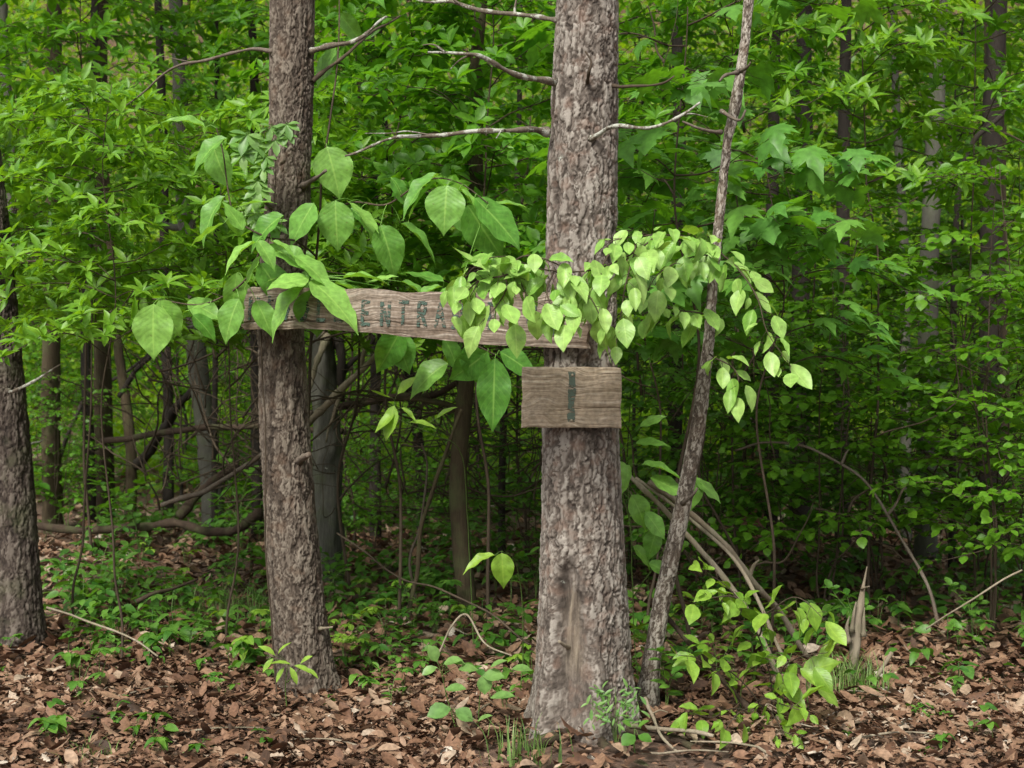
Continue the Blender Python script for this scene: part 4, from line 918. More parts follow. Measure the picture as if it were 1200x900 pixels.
def hang_branch(parent, pts, seed, r0=.0045, gap=.031, ln=.122, start=0.06, hang=1.0, mat=M_BIRCH, T=T_BIRCH, stem=B_TWIG, dens=1, tint=.5, name='branch'):
    rng = np.random.default_rng(seed)
    p = wobble(curve(pts, 60), .012, 6, seed)
    b = MB(); tube(b, p, np.linspace(r0, .0015, 60), 6)
    lb = MB()
    seg = np.linalg.norm(np.diff(p, axis=0), axis=1); s = np.concatenate([[0], np.cumsum(seg)]); tot = s[-1]
    n = max(3, int(tot * (1 - start) / gap * dens))
    for i in range(n + 1):
        d = tot * (start + (1 - start) * i / n)
        q = A(*[np.interp(d, s, p[:, c]) for c in range(3)]); j = min(58, int(np.interp(d, s, np.arange(60))))
        t = unit(p[j + 1] - p[j]); sd_ = unit(np.cross(t, UP)) * (1 if i % 2 else -1)
        ex = .3 if i == n else 1.
        ph = rng.normal(0, .9); sd_ = unit(sd_ * math.cos(ph) + np.cross(t, sd_) * math.sin(ph))
        pe = q + (sd_ * .034 * ex + t * .016 - UP * .006 * hang) * rng.uniform(.6, 1.6)
        D = t * .6 + sd_ * .55 * ex - UP * hang * rng.uniform(.15, 1.15) + A(0, -.15, 0) + rng.normal(0, .3, 3)
        Nn = A(0, -.6, .8) + sd_ * .45 + rng.normal(0, .42, 3)
        tube(b, curve([q, (q + pe) / 2 + UP * .003, pe], 4), .0011, 4)
        put(lb, T, [pe], [D], [Nn], [ln * rng.uniform(.45, 1.2)], rng, np.clip(rng.normal(tint, .28, 1), 0, 1))
    br = b.build(name, stem, parent)
    l = bpy.data.objects.new('leaves', lb.mesh('leaves', mat)); COL.objects.link(l); l.parent = br
    return br
YT = 5.95
HB = [
 ([(838, 290, 6.6), (805, 278, 6.3), (770, 275, 6.0), (745, 278, 5.9), (720, 285, 5.85), (700, 300, 5.8)], 1),
 ([(745, 278, 5.9), (742, 300, 5.85), (735, 335, 5.8), (727, 370, 5.8), (722, 398, 5.8)], 2),
 ([(838, 290, 6.6), (862, 312, 6.3), (886, 348, 6.15), (898, 385, 6.1), (926, 428, 6.05)], 3),
 ([(770, 276, 6.0), (735, 300, 5.85), (690, 316, 5.8), (645, 316, 5.8), (600, 308, 5.85), (565, 314, 5.9), (530, 338, 5.9)], 4),
 ([(650, 317, 5.8), (672, 330, 5.72), (695, 352, 5.7), (712, 385, 5.7)], 5),
 ([(610, 309, 5.85), (606, 325, 5.8), (618, 348, 5.75), (640, 360, 5.75)], 6),
 ([(838, 372, 6.6), (815, 366, 6.4), (785, 362, 6.2), (765, 362, 6.1)], 7),
 ([(840, 300, 6.6), (815, 300, 6.35), (790, 310, 6.2), (768, 325, 6.1), (755, 345, 6.05)], 8),
 ([(832, 415, 6.6), (848, 425, 6.4), (862, 440, 6.3), (864, 462, 6.25)], 11),
 ([(575, 312, 5.88), (560, 335, 5.8), (548, 360, 5.8)], 12),
 ([(600, 308, 5.85), (622, 300, 5.78), (650, 308, 5.74), (672, 325, 5.7), (684, 345, 5.7)], 19),
 ([(650, 316, 5.8), (640, 338, 5.74), (650, 362, 5.7), (668, 378, 5.7)], 20),
 ([(585, 311, 5.86), (592, 335, 5.76), (580, 362, 5.72), (566, 378, 5.72)], 21),
 ([(560, 316, 5.9), (572, 335, 5.82), (590, 352, 5.78), (604, 372, 5.76)], 14),
 ([(620, 311, 5.82), (590, 322, 5.76), (560, 330, 5.74), (540, 352, 5.72), (532, 366, 5.72)], 17),
 ([(545, 326, 5.9), (552, 316, 5.84), (575, 303, 5.8), (590, 300, 5.78)], 18),
 ([(680, 318, 5.8), (676, 340, 5.74), (668, 362, 5.72)], 15),
 ([(720, 290, 5.85), (702, 318, 5.78), (690, 340, 5.74)], 16),
]
for pp, sd_ in HB: hang_branch(lean, [P(*q) for q in pp], sd_, dens=1.0 if sd_ != 11 else .8)

# ------------------------------------------------------------------ big-leaf sapling in front of the plank
big = thing('broadleaf_sapling', 'sapling with very large pale green leaves hanging over the plank', 'sapling', onground(352, 7.75))
bx = {
 'stem': [tuple(onground(352, 7.75)), tuple(P(352, 640, 7.72)), tuple(P(362, 450, 7.68)), tuple(P(368, 330, 7.62)), tuple(P(375, 235, 7.45)), tuple(P(384, 168, 7.3)), tuple(P(396, 60, 7.4)), tuple(P(398, -30, 7.5))],
 'right': [tuple(P(372, 262, 7.5)), tuple(P(410, 238, 7.3)), tuple(P(455, 240, 7.2)), tuple(P(500, 212, 7.1)), tuple(P(535, 212, 7.05)), tuple(P(572, 236, 7.0))],
 'front': [tuple(P(367, 345, 7.62)), tuple(P(372, 318, 7.3)), tuple(P(366, 322, 7.0)), tuple(P(362, 328, 6.9))],
 'left': [tuple(P(370, 300, 7.58)), tuple(P(348, 282, 7.1)), tuple(P(310, 278, 6.95)), tuple(P(272, 250, 7.0)), tuple(P(262, 180, 7.1)), tuple(P(255, 150, 7.1))],
 'farleft': [tuple(P(310, 280, 6.95)), tuple(P(285, 330, 7.0)), tuple(P(240, 358, 7.1)), tuple(P(180, 352, 7.2))],
 'low': [tuple(P(366, 400, 7.66)), tuple(P(420, 388, 7.55)), tuple(P(480, 384, 7.4)), tuple(P(540, 398, 7.35)), tuple(P(582, 418, 7.3))],
}
samples = []
for n_, pts in bx.items():
    p = wobble(curve(pts, 60), .012, 4, 90 + len(n_)); samples.append(p)
    b = MB(); tube(b, p, np.linspace(.011 if n_ == 'stem' else .006, .003, 60), 8)
    ob = b.build('stem' if n_ == 'stem' else 'branch', B_TWIG, big)
samples = np.concatenate(samples)
# base px, base py, depth, length px, width factor, angle in the picture (0 right, 90 up), lean to viewer, facing (nx, ny, nz), tint
LV = [
 (383, 172, 7.2, 60, 1.05, -72, .15, (.1, -.8, .55), .75), (393, 235, 7.15, 57, 1.0, -88, .1, (0, -.85, .45), .55), (368, 238, 7.1, 56, 1.0, -122, .2, (-.3, -.8, .5), .4),
 (408, 237, 7.1, 52, .6, -36, .3, (.5, -.2, .8), .9), (420, 250, 7.2, 60, .7, -50, .2, (.5, -.5, .6), .8), (446, 264, 7.1, 62, 1.0, -68, .15, (.15, -.8, .5), .35),
 (515, 204, 7.0, 64, .62, -150, .3, (-.25, -.3, .9), .3), (512, 212, 7.0, 58, .4, -140, .2, (-.5, .1, .8), .9), (524, 217, 6.95, 56, 1.12, -95, .25, (0, -.75, .65), .6), (538, 222, 7.0, 48, .7, -38, .3, (.3, -.3, .9), .7),
 (556, 232, 7.0, 78, .85, -42, .1, (.35, -.6, .7), .2), (548, 240, 7.15, 74, .9, -58, -.1, (.1, -.6, -.4), .2), (470, 262, 7.25, 60, .7, -30, .1, (.3, -.4, .8), .4), (576, 240, 7.1, 42, .5, 10, .0, (.2, -.3, .9), .6),
 (364, 329, 6.85, 84, .72, -34, .45, (.1, -.45, .9), .85), (362, 326, 6.85, 50, 1.15, 190, .5, (-.1, -.6, .8), .95), (360, 334, 6.88, 72, .58, -142, .2, (-.35, -.5, .8), .7), (368, 338, 6.95, 56, 1.2, -88, -.05, (.05, -.7, -.55), .3),
 (392, 332, 6.9, 56, .62, -12, .3, (0, -.2, 1), .6), (428, 333, 6.95, 38, .5, 22, .1, (.1, -.2, .9), .9), (358, 318, 6.95, 58, .8, 130, .1, (-.2, -.4, .9), .6), (352, 322, 6.95, 40, .9, -175, .3, (.0, -.3, .9), .9), (345, 300, 6.9, 60, .8, -30, .3, (.2, -.4, .9), .75),
 (448, 336, 6.9, 40, .62, -165, .2, (0, -.3, .9), .6), (470, 330, 7.0, 46, .7, -20, .2, (.1, -.3, .9), .4), (402, 326, 6.9, 50, .7, 15, .2, (0, -.3, .9), .8), (540, 332, 6.95, 44, .7, -150, .2, (0, -.4, .8), .4),
 (518, 336, 7.0, 44, .6, 192, .2, (-.1, -.2, 1), .5), (520, 330, 7.1, 50, .8, 160, -.1, (0, -.4, .8), .2), (300, 352, 6.95, 44, .8, -60, .2, (0, -.6, .7), .5),
 (266, 162, 7.0, 52, .8, -152, .25, (-.1, -.5, .8), .35), (266, 168, 7.05, 44, .7, -20, .1, (.3, -.4, .8), .5), (264, 230, 7.0, 60, .68, -132, .25, (-.3, -.5, .7), .35), (262, 262, 6.95, 46, .7, -150, .4, (0, .1, .9), .95),
 (300, 284, 6.85, 48, .85, -155, .35, (-.1, -.1, .95), .95), (302, 282, 6.85, 40, .7, -50, .3, (.2, -.6, .7), .6), (305, 300, 6.9, 46, .85, -120, .2, (0, -.1, .9), .9), (318, 283, 6.9, 40, .6, -20, .2, (.1, -.4, .9), .8), (285, 270, 6.95, 40, .8, 120, .1, (0, -.5, .8), .6), (240, 150, 7.1, 46, .6, 150, .2, (0, -.3, .9), .6), (280, 242, 6.95, 42, .5, 20, .1, (.1, -.2, .9), .8),
 (180, 356, 7.1, 64, 1.05, -92, .0, (.0, -.8, -.25), .9), (186, 352, 7.15, 48, .9, -60, -.1, (.3, -.7, -.3), .8), (280, 350, 6.98, 54, .85, -114, .1, (-.2, -.8, .3), .5), (246, 357, 7.05, 34, .6, -170, .1, (0, -.4, .8), .7),
 (470, 386, 7.3, 60, .9, -118, .0, (-.1, -.7, -.4), .1), (462, 388, 7.35, 52, .9, -70, .0, (.2, -.7, -.3), .2), (580, 420, 7.25, 84, .66, -92, .05, (.0, -.85, .35), .0), (572, 412, 7.3, 56, .9, -140, .0, (-.2, -.6, -.4), .05), (586, 412, 7.3, 50, .8, -30, .0, (.2, -.6, .4), .1), (550, 402, 7.3, 50, .9, -80, .0, (0, -.7, -.3), .1), (520, 395, 7.35, 46, .7, -60, .0, (.2, -.6, .5), .3),
]
rngb = np.random.default_rng(77); 
LBS, PB = MB(), MB()
for r_ in range(26):   # more leaves farther back on the same sapling
    q = samples[rngb.integers(40, len(samples))] ; pp = q + rngb.normal(0, 1, 3) * A(.10, .10, .07) + A(0, .18, .02)
    px, py = 600 + pp[0] * F / pp[1], 450 - (pp[2] - CAMZ) * F / pp[1]
    if 285 < px < 700 and 325 < py < 408: continue
    LV.append((px, py, pp[1], rngb.uniform(36, 60), rngb.uniform(.6, 1), rngb.uniform(-160, -20), rngb.uniform(-.1, .3), (rngb.normal(0, .3), -.5, .7), rngb.random() * .7))
for (px, py, Y, lp, wf, an, le, nn, ti) in LV:
    q = P(px, py, Y); D = A(math.cos(math.radians(an)), -le, math.sin(math.radians(an)))
    d2 = np.linalg.norm(samples - q, axis=1); k0 = samples[int(d2.argmin())]
    tube(LBS, curve([k0, (k0 + q) / 2 + A(0, 0, .015), q], 7), .0019, 5, attr=(.5, .5, .9))
    T = [(t[0] * A(wf, 1, 1), t[1], t[2]) for t in T_HERO]
    put(LBS, T, [q], [D], [A(*nn)], [lp / F * Y * 1.06], rngb, [ti])
LBS.build('foliage', M_HERO, big)

# creeper on the left trunk
cr = thing('creeper_vine', 'five-leaflet creeper climbing the upper part of stringy-barked tree', 'vine', onground(322, 7.22))
p = wobble(curve([onground(325, 7.22), P(312, 640, 7.22), P(309, 480, 7.20), P(306, 330, 7.2), P(318, 260, 7.2), P(322, 200, 7.2), P(328, 145, 7.2)], 90), .01, 5, 5)
b = MB(); tube(b, p, np.linspace(.005, .002, 90), 6); b.build('stem', B_TWIG, cr)
lb, sb = MB(), MB(); rg = np.random.default_rng(8)
for (px, py, ln) in ((318, 148, 24), (336, 146, 26), (330, 152, 20), (322, 164, 26), (290, 158, 34), (300, 170, 26), (312, 184, 22), (308, 196, 24), (302, 212, 22), (304, 222, 30), (296, 236, 22), (312, 258, 28), (320, 262, 30), (300, 250, 24), (285, 180, 26), (338, 158, 20)):
    q = P(px, py, 7.02); tube(lb, curve([p[np.linalg.norm(p - q, axis=1).argmin()], q + A(0, 0, .01), q], 6), .0014, 4, attr=(.5, .5, .9))
    m0 = rg.uniform(-.4, .4)
    for j in range(5):
        a = math.radians(-90 + (j - 2) * 48) + m0; D = A(math.cos(a), -.35, math.sin(a) * .8)
        put(lb, T_OBOV, [q], [D], [A(rg.normal(0, .2), -.6, .75)], [ln * .85 * (1 - .13 * abs(j - 2)) / F * 7.], rg)
lb.build('foliage', M_CREEP, cr)

# ------------------------------------------------------------------ small named plants with hand placed leaves
def leafy(name, label, cat, base, stems, leaves, lmat=M_SPROUT, T=T_BIRCH, r=.0035, wmat=B_GREEN, group=None, seed=1):
    o = thing(name, label, cat, base, group); rg = np.random.default_rng(seed)
    b = MB(); sm = []
    for pts in stems:
        p = wobble(curve(pts, 30), .01, 6, seed); sm.append(p); tube(b, p, np.linspace(r, r * .45, 30), 6)
    sm = np.concatenate(sm); lb = MB()
    for (px, py, Y, lp, wf, an, le, nn, ti) in leaves:
        q = P(px, py, Y); D = A(math.cos(math.radians(an)), -le, math.sin(math.radians(an)))
        k0 = sm[np.linalg.norm(sm - q, axis=1).argmin()]
        tube(b, curve([k0, (k0 + q) / 2 + A(0, 0, .006), q], 5), .0012, 4)
        put(lb, [(t[0] * A(wf, 1, 1), t[1], t[2]) for t in T], [q], [D], [A(*nn)], [lp / F * Y], rg, [ti])
    b.build('stem', wmat, o); lb.build('foliage', lmat, o); return o
leafy('broadleaf_seedling', 'seedling holding two large bright leaves left of the scaly trunk', 'seedling', onground(610, 7.2), [[onground(610, 7.2), P(612, 720, 7.1), P(604, 660, 6.9), P(590, 646, 6.75)]],
      [(580, 651, 6.7, 42, .62, 186, .3, (0, -.2, .95), .9), (588, 648, 6.7, 42, 1.05, -86, .3, (0, -.75, .6), .5)], T=T_HERO)
leafy('broadleaf_seedling', 'seedling with smooth bright oval leaves under the plank', 'seedling', onground(556, 8.2), [[onground(556, 8.2), P(548, 620, 8.), P(540, 530, 7.6), P(505, 508, 7.2), P(470, 492, 7.1), P(463, 470, 7.1)]],
      [(466, 462, 7.05, 30, .7, 50, .1, (0, -.5, .8), .9), (462, 475, 7.05, 44, .75, -105, .2, (-.1, -.8, .5), .6), (470, 478, 7.05, 26, .7, -40, .2, (.3, -.5, .7), .8), (458, 466, 7.05, 24, .6, 170, .2, (0, -.3, .9), .9), (480, 495, 7.05, 34, .6, 2, .3, (0, -.35, .9), .8), (512, 490, 7.1, 28, .45, 40, 0, (.3, -.4, .8), .7), (462, 482, 7.05, 34, .8, -125, .2, (-.2, -.7, .5), .8)])
leafy('broadleaf_seedling', 'leafy seedling peeping out right of the scaly trunk below the board', 'seedling', onground(748, 7.6), [[onground(748, 7.6), P(742, 700, 7.5), P(738, 560, 7.2), P(752, 545, 7.1)], [P(742, 700, 7.5), P(780, 640, 7.2), P(800, 580, 7.1), P(815, 560, 7.1)], [P(740, 620, 7.3), P(728, 560, 7.1), P(724, 535, 7.1)]],
      [(752, 545, 7.0, 52, .75, 0, .2, (0, -.35, .9), .4), (738, 545, 7.0, 40, .8, -120, .2, (-.2, -.6, .7), .6), (762, 560, 7.0, 48, .8, -20, .1, (.1, -.5, .8), .5), (812, 560, 7.0, 44, .6, -35, .2, (.2, -.4, .8), .5), (815, 560, 7.0, 40, .8, -100, .2, (0, -.7, .6), .4), (740, 580, 7.0, 46, .9, -60, .1, (.1, -.7, .6), .4), (726, 540, 7.0, 34, .8, -80, .2, (0, -.7, .6), .7), (756, 600, 7.0, 40, .8, -50, .2, (0, -.6, .7), .3), (770, 620, 7.1, 40, .8, -110, .1, (0, -.6, .7), .2), (745, 520, 7.05, 40, .7, 10, .2, (.1, -.4, .8), .3), (750, 500, 7.05, 34, .7, 30, .2, (.1, -.4, .8), .5), (742, 640, 7.1, 36, .8, -40, .1, (0, -.6, .7), .4), (760, 660, 7.1, 32, .9, -20, .1, (0, -.6, .7), .3)], T=T_HERO, lmat=M_HERO)
# bright low sprout: three arching stems
sprout = thing('low_sprout', 'low arching sprout with bright yellow-green leaves beside the leaning sticks', 'sprout', onground(905, 6.7))
def sp(pts, sd_, **k): hang_branch(sprout, pts, sd_, mat=M_SPROUT, T=T_BIRCH, stem=B_TWIG, hang=.7, **k)
B0 = onground(905, 6.7)
sp([B0, P(900, 780, 6.65), P(880, 720, 6.6), P(850, 690, 6.5), P(815, 660, 6.4)], 41, gap=.036, ln=.105, start=.3)
sp([P(880, 720, 6.6), P(860, 700, 6.4), P(840, 700, 6.3), P(815, 705, 6.25)], 42, gap=.034, ln=.10)
sp([P(890, 745, 6.6), P(905, 715, 6.4), P(930, 700, 6.3), P(965, 725, 6.2)], 43, gap=.04, ln=.115)
sp([B0, P(915, 790, 6.5), P(935, 770, 6.3), P(968, 765, 6.2)], 44, gap=.042, ln=.12, start=.2)
sp([B0, P(890, 820, 6.5), P(915, 825, 6.25), P(950, 835, 6.1)], 45, gap=.042, ln=.11)
sp([P(905, 830, 6.6), P(912, 850, 6.3), P(930, 860, 6.1)], 46, gap=.036, ln=.10)
sp([B0, P(860, 790, 6.6), P(820, 775, 6.4), P(795, 770, 6.3)], 47, gap=.05, ln=.12, start=.4)
sp([B0, P(860, 830, 6.5), P(835, 840, 6.3), P(805, 835, 6.2)], 48, gap=.04, ln=.105, start=.3)
sp([P(860, 845, 6.5), P(865, 835, 6.3), P(850, 855, 6.15)], 49, gap=.055, ln=.10)
leafy('broadleaf_seedling', 'seedling with one big light-green leaf left of the pointed stub', 'seedling', onground(948, 6.75), [[onground(948, 6.75), P(945, 790, 6.7), P(955, 770, 6.55)]],
      [(942, 790, 6.4, 46, 1.0, 32, .3, (-.1, -.8, .6), .6), (960, 775, 6.45, 32, .7, 60, .2, (0, -.6, .7), .8), (955, 800, 6.4, 40, .6, -40, .2, (0, -.5, .8), .7)], T=T_HERO)
leafy('round_leaf_seedling', 'seedling with two round leaves at the foot of the scaly trunk', 'seedling', onground(745, 6.05), [[onground(745, 6.05), P(745, 862, 6.03), P(746, 850, 6.0)]],
      [(744, 862, 5.98, 20, 1.3, 200, .5, (0, -.5, .9), .3), (748, 862, 5.98, 18, 1.3, -15, .5, (0, -.5, .9), .35), (748, 852, 6.0, 16, .9, 40, .3, (0, -.4, .9), .8), (740, 852, 6.0, 15, .9, 140, .3, (0, -.4, .9), .7)], lmat=M_SEED, T=T_ROUND)

# ------------------------------------------------------------------ leaning dead sticks, logs, branches
def stick(name, label, pts, r0, r1, mat=B_DEAD, cat='stick', seed=0, amp=.02, side=None, k=9, group=None, n=60):
    p = wobble(curve(pts, n), amp, 3, seed)
    o = tag(bpy.data.objects.new(name, None), label, cat, group)
    b = MB(); tube(b, p, np.linspace(r0, r1, n) * (1 + .2 * vnoise(p * 18, seed)), k, .28, seed)
    for (t, d) in (side or []):
        q = p[int(t * (n - 1))]; e = q + A(*d)
        tube(b, wobble(curve([q, (q + e) / 2 + A(0, 0, .015), e], 14), .015, 8, seed + 5), np.linspace(max(r1, r0 * .4), r1 * .3, 14), 6)
    bpy.data.objects.remove(o)
    ob = b.build(name, mat); tag(ob, label, cat, group); return ob
stick('dead_stick', 'thickest pale dead stick slanting down right of the leaning tree', [P(760, 565, 7.3), P(800, 595, 7.35), P(850, 640, 7.4), P(890, 690, 7.45), P(918, 720, 7.6), P(945, 770, 7.7)],   .017, .015, seed=1, side=[(.55, (.05, -.02, .09))])
stick('dead_stick', 'long grey dead stick slanting under the thickest one', [P(735, 555, 7.2), P(780, 600, 7.15), P(830, 660, 7.1), P(880, 720, 7.05), P(900, 760, 7.0), P(925, 812, 6.95)], .013, .016, seed=2)
stick('dead_stick', 'thin dead stick crossing low behind the bright sprout', [P(745, 560, 7.4), P(815, 615, 7.2), P(860, 655, 7.1), P(890, 705, 7.0), P(918, 765, 6.95), P(935, 800, 6.9)], .009, .010, seed=3)
stick('dead_stick', 'lowest slanting stick from the leaning tree to the sprout base', [P(770, 710, 6.95), P(800, 745, 6.85), P(840, 790, 6.7), P(870, 825, 6.6), P(900, 850, 6.55)], .012, .014, B_LOG, seed=4)
stick('dead_stick', 'pale stick lying on the leaves at the foot of leaning tree', [P(738, 850, 6.25), P(775, 853, 6.2), P(810, 856, 6.15), P(835, 862, 6.1)], .013, .008, seed=5, amp=.008)
stick('dead_stick', 'crooked twig lying in front of the leaning tree foot', [P(756, 818, 6.4), P(768, 838, 6.3), P(775, 862, 6.15), P(790, 880, 6.05)], .008, .005, seed=6, side=[(.3, (.06, -.05, .03))])
stick('arching_branch', 'long bare branch arching over the dark undergrowth at right', [P(862, 528, 9.2), P(900, 518, 9.1), P(950, 525, 9.), P(1000, 553, 8.9), P(1030, 590, 8.8), P(1062, 640, 8.7), P(1090, 690, 8.6), P(1100, 730, 8.55)], .007, .011, B_SAP, 'branch', seed=7, side=[(.62, (.16, 0, .25)), (.4, (.05, 0, .1))])
for q_, (x, y, a, L_) in enumerate(((-1.6, 6.3, .4, .5), (-.6, 6.1, 2.6, .42), (1.5, 6.2, .2, .5), (1.1, 6.0, 2.9, .35), (-.2, 6.5, 1.1, .38), (1.9, 6.9, 2.2, .45), (-2.0, 7.0, .9, .5), (.55, 5.95, .3, .4))):
    x2, y2 = x + math.cos(a) * L_, y + math.sin(a) * L_
    stick('twig', 'thin dry twig lying on the brown leaf litter', [A(x, y, g(x, y) + .05), A((x + x2) / 2, (y + y2) / 2, g((x + x2) / 2, (y + y2) / 2) + .065), A(x2, y2, g(x2, y2) + .05)], .0055, .003, B_DEAD, 'twig', 80 + q_, .02, group='twigs on the leaf litter')
stick('dead_stick', 'straight twig slanting at the far right above the leaf litter', [P(1198, 668, 8.0), P(1140, 700, 8.05), P(1085, 735, 8.2)], .006, .005, seed=8)
stick('dead_stick', 'broken stick leaning right of the pointed stub', [P(1045, 765, 7.4), P(1032, 785, 7.35), P(1022, 800, 7.3)], .011, .010, seed=9, amp=.004)
# cut stump glimpsed through the undergrowth
cs = thing('cut_stump', 'reddish tall stump with pale cut top behind the right undergrowth', 'stump', onground(882, 13))
b = MB(); tube(b, wobble(curve([onground(882, 13) - A(0, 0, .1), P(882, 498, 13)], 20), .01, 3, 2), np.linspace(.11, .085, 20), 14, .15, 4, (.7, .6, 0)); b.build('trunk', bark_mat('red_bark', (.06, .03, .02), (.20, .095, .06), (.3, .17, .12)), cs)
b = MB(); tube(b, curve([P(882, 498, 13) + A(0, 0, .004), P(882, 489, 13)], 4), [.088, .088, .086, .08], 14, 0, 4, (.9, .8, 0)); b.build('cut_face', B_DEAD, cs)
# pointed stub
st = thing('stub', 'pointed broken grey stub standing in the leaf litter at right', 'stump', onground(1002, 7.45))
p = wobble(curve([onground(1000, 7.45) - A(0, 0, .04), P(1003, 745, 7.45), P(1009, 700, 7.45), P(1016, 664, 7.45)], 40), .006, 6, 3)
b = MB(); tube(b, p, np.interp(np.linspace(0, 1, 40), [0, .35, .65, 1], [.036, .027, .015, .003]), 16, .7, 8); b.build('trunk', B_DEAD, st)
branch_part(st, [P(1010, 690, 7.44), P(1015, 688, 7.4), P(1019, 687, 7.38)], .005, .003, B_DEAD, 'splinter', 4, amp=.002, n=8)
branch_part(st, [P(1012, 745, 7.42), P(1012, 725, 7.41), P(1013, 712, 7.42)], .011, .002, B_DEAD, 'splinter', 15, amp=.003, n=12)
branch_part(st, [P(994, 752, 7.41), P(993, 735, 7.40), P(996, 722, 7.41)], .012, .002, B_DEAD, 'splinter', 25, amp=.003, n=12)
branch_part(st, [P(998, 740, 7.42), P(1000, 720, 7.41), P(1003, 705, 7.42)], .009, .003, B_DEAD, 'splinter', 5, amp=.002, n=8)
# logs and the brush pile
stick('fallen_log', 'brown rotting log lying across the forest floor at left', [P(30, 614, 12.8), P(110, 618, 12.6), P(190, 622, 12.4), P(260, 622, 12.2), P(310, 604, 12.0)], .034, .042, B_LOG, 'log', 21, .07, k=16, n=140)
stick('fallen_pole', 'straight brown pole lying level behind the stringy-barked tree', [P(120, 517, 13.5), P(200, 505, 13), P(290, 499, 12.5), P(380, 506, 12), P(400, 506, 11.9)], .030, .026, B_LOG, 'pole', 22, .04, k=12, n=120)
stick('fallen_branch', 'curved brown branch running from pole to the brown stem', [P(365, 485, 11.6), P(430, 475, 11.2), P(490, 463, 10.8), P(540, 448, 10.4)], .03, .022, B_LOG, 'branch', 23, .04)
stick('fallen_branch', 'grey slanting branch crossing in front of the broken snag', [P(360, 495, 10.6), P(395, 462, 10.5), P(430, 425, 10.4), P(455, 400, 10.4)], .032, .02, B_DEAD, 'branch', 24, .03, side=[(.6, (.1, 0, .4)), (.4, (-.1, 0, -.4))])
stick('fallen_branch', 'long grey branch sagging from the brush to forest floor', [P(190, 592, 11.2), P(240, 575, 11), P(290, 545, 10.6), P(330, 510, 10.4), P(370, 480, 10.3)], .022, .016, B_SAP, 'branch', 25, .05)
stick('fallen_branch', 'orange-brown dead branch slumped at foot of the pale bent trunk', [P(210, 605, 12), P(240, 580, 12), P(262, 560, 11.9), P(285, 545, 11.9)], .045, .03, B_LOG, 'branch', 26, .06, k=12)
stick('fallen_branch', 'dark limb slanting up to the pale bent trunk', [P(160, 545, 15), P(190, 505, 14.5), P(225, 455, 14), P(250, 440, 14)], .06, .03, B_DARK, 'branch', 27, .06)
stick('fallen_branch', 'dark limb slanting left beside the pole', [P(140, 465, 15), P(180, 410, 14.8), P(215, 370, 14.6), P(235, 340, 14.5)], .03, .015, B_DARK, 'branch', 28, .06)
stick('fallen_branch', 'thin dark branch curving across the trunks at left', [P(60, 560, 16), P(100, 470, 16), P(150, 440, 16), P(185, 400, 16), P(215, 370, 16)], .025, .012, B_DARK, 'branch', 29, .07)
stick('fallen_branch', 'twisted dark branch below the plank middle', [P(400, 440, 11), P(430, 410, 11), P(445, 395, 11), P(470, 420, 11.2), P(480, 470, 11.3)], .02, .01, B_DARK, 'branch', 30, .06)
stick('fallen_branch', 'slanting brown stem reaching up beside the brown tree stem', [onground(478, 9.4), P(492, 640, 9.4), P(510, 570, 9.3), P(530, 520, 9.3), P(545, 480, 9.3)], .016, .013, B_BROWN, 'branch', 31, .03)
stick('fallen_branch', 'thin bent stem leaning left of the slanting brown stem', [onground(486, 9.9), P(490, 620, 9.9), P(498, 560, 9.9), P(497, 520, 9.9)], .011, .006, B_SAP, 'branch', 32, .05)
stick('fallen_branch', 'long thin twig lying above seedlings left of scaly tree', [P(395, 625, 8.6), P(460, 670, 8.1), P(540, 705, 7.6), P(625, 752, 7.0)], .006, .005, B_TWIG, 'branch', 33, .03)
stick('fallen_branch', 'forked pale twig in leaf litter left of the scaly trunk', [P(515, 765, 7.2), P(530, 735, 7.2), P(548, 722, 7.2), P(570, 755, 7.0), P(600, 770, 6.8)], .006, .004, B_DEAD, 'branch', 34, .01)
stick('fallen_branch', 'pale twig lying on leaf litter beside the edge tree', [P(55, 712, 8.2), P(110, 730, 7.9), P(150, 748, 7.7), P(185, 768, 7.5)], .007, .005, B_DEAD, 'branch', 35, .02)
stick('fallen_branch', 'dark short branch half buried in the left leaf litter', [P(160, 705, 8.6), P(180, 695, 8.6), P(200, 690, 8.7), P(230, 680, 8.9)], .014, .008, B_LOG, 'branch', 36, .02)
# fine twigs of the brush pile and thin stems of the undergrowth: uncountable
rg = np.random.default_rng(61); b = MB()
for i_ in range(760):
    if i_ < 560: px, py, Y = rg.uniform(170, 650), rg.uniform(385, 600), rg.uniform(9.8, 15)
    elif i_ < 690: px, py, Y = rg.uniform(740, 1250), rg.uniform(440, 690), rg.uniform(8.6, 13)
    else: px, py, Y = rg.uniform(-60, 1260), rg.uniform(30, 420), rg.uniform(9, 15)
    q = P(px, py, Y); L_ = rg.uniform(.3, 1.1); a = rg.uniform(.3, 2.84) if rg.random() < .75 else rg.uniform(-.3, .3)
    e = q + A(math.cos(a) * L_, rg.normal(0, .25), math.sin(a) * L_); e2 = (q + e) / 2 + rg.normal(0, .12, 3) * L_
    r_ = rg.uniform(.003, .011)
    tube(b, wobble(curve([q, e2, e], 14), .04, 4, i_), np.linspace(r_, r_ * .4, 14), 4)
o = b.build('twig_tangle', B_TWIG); o['kind'] = 'stuff'; o['label'] = 'tangle of thin dead twigs and stems in the undergrowth'

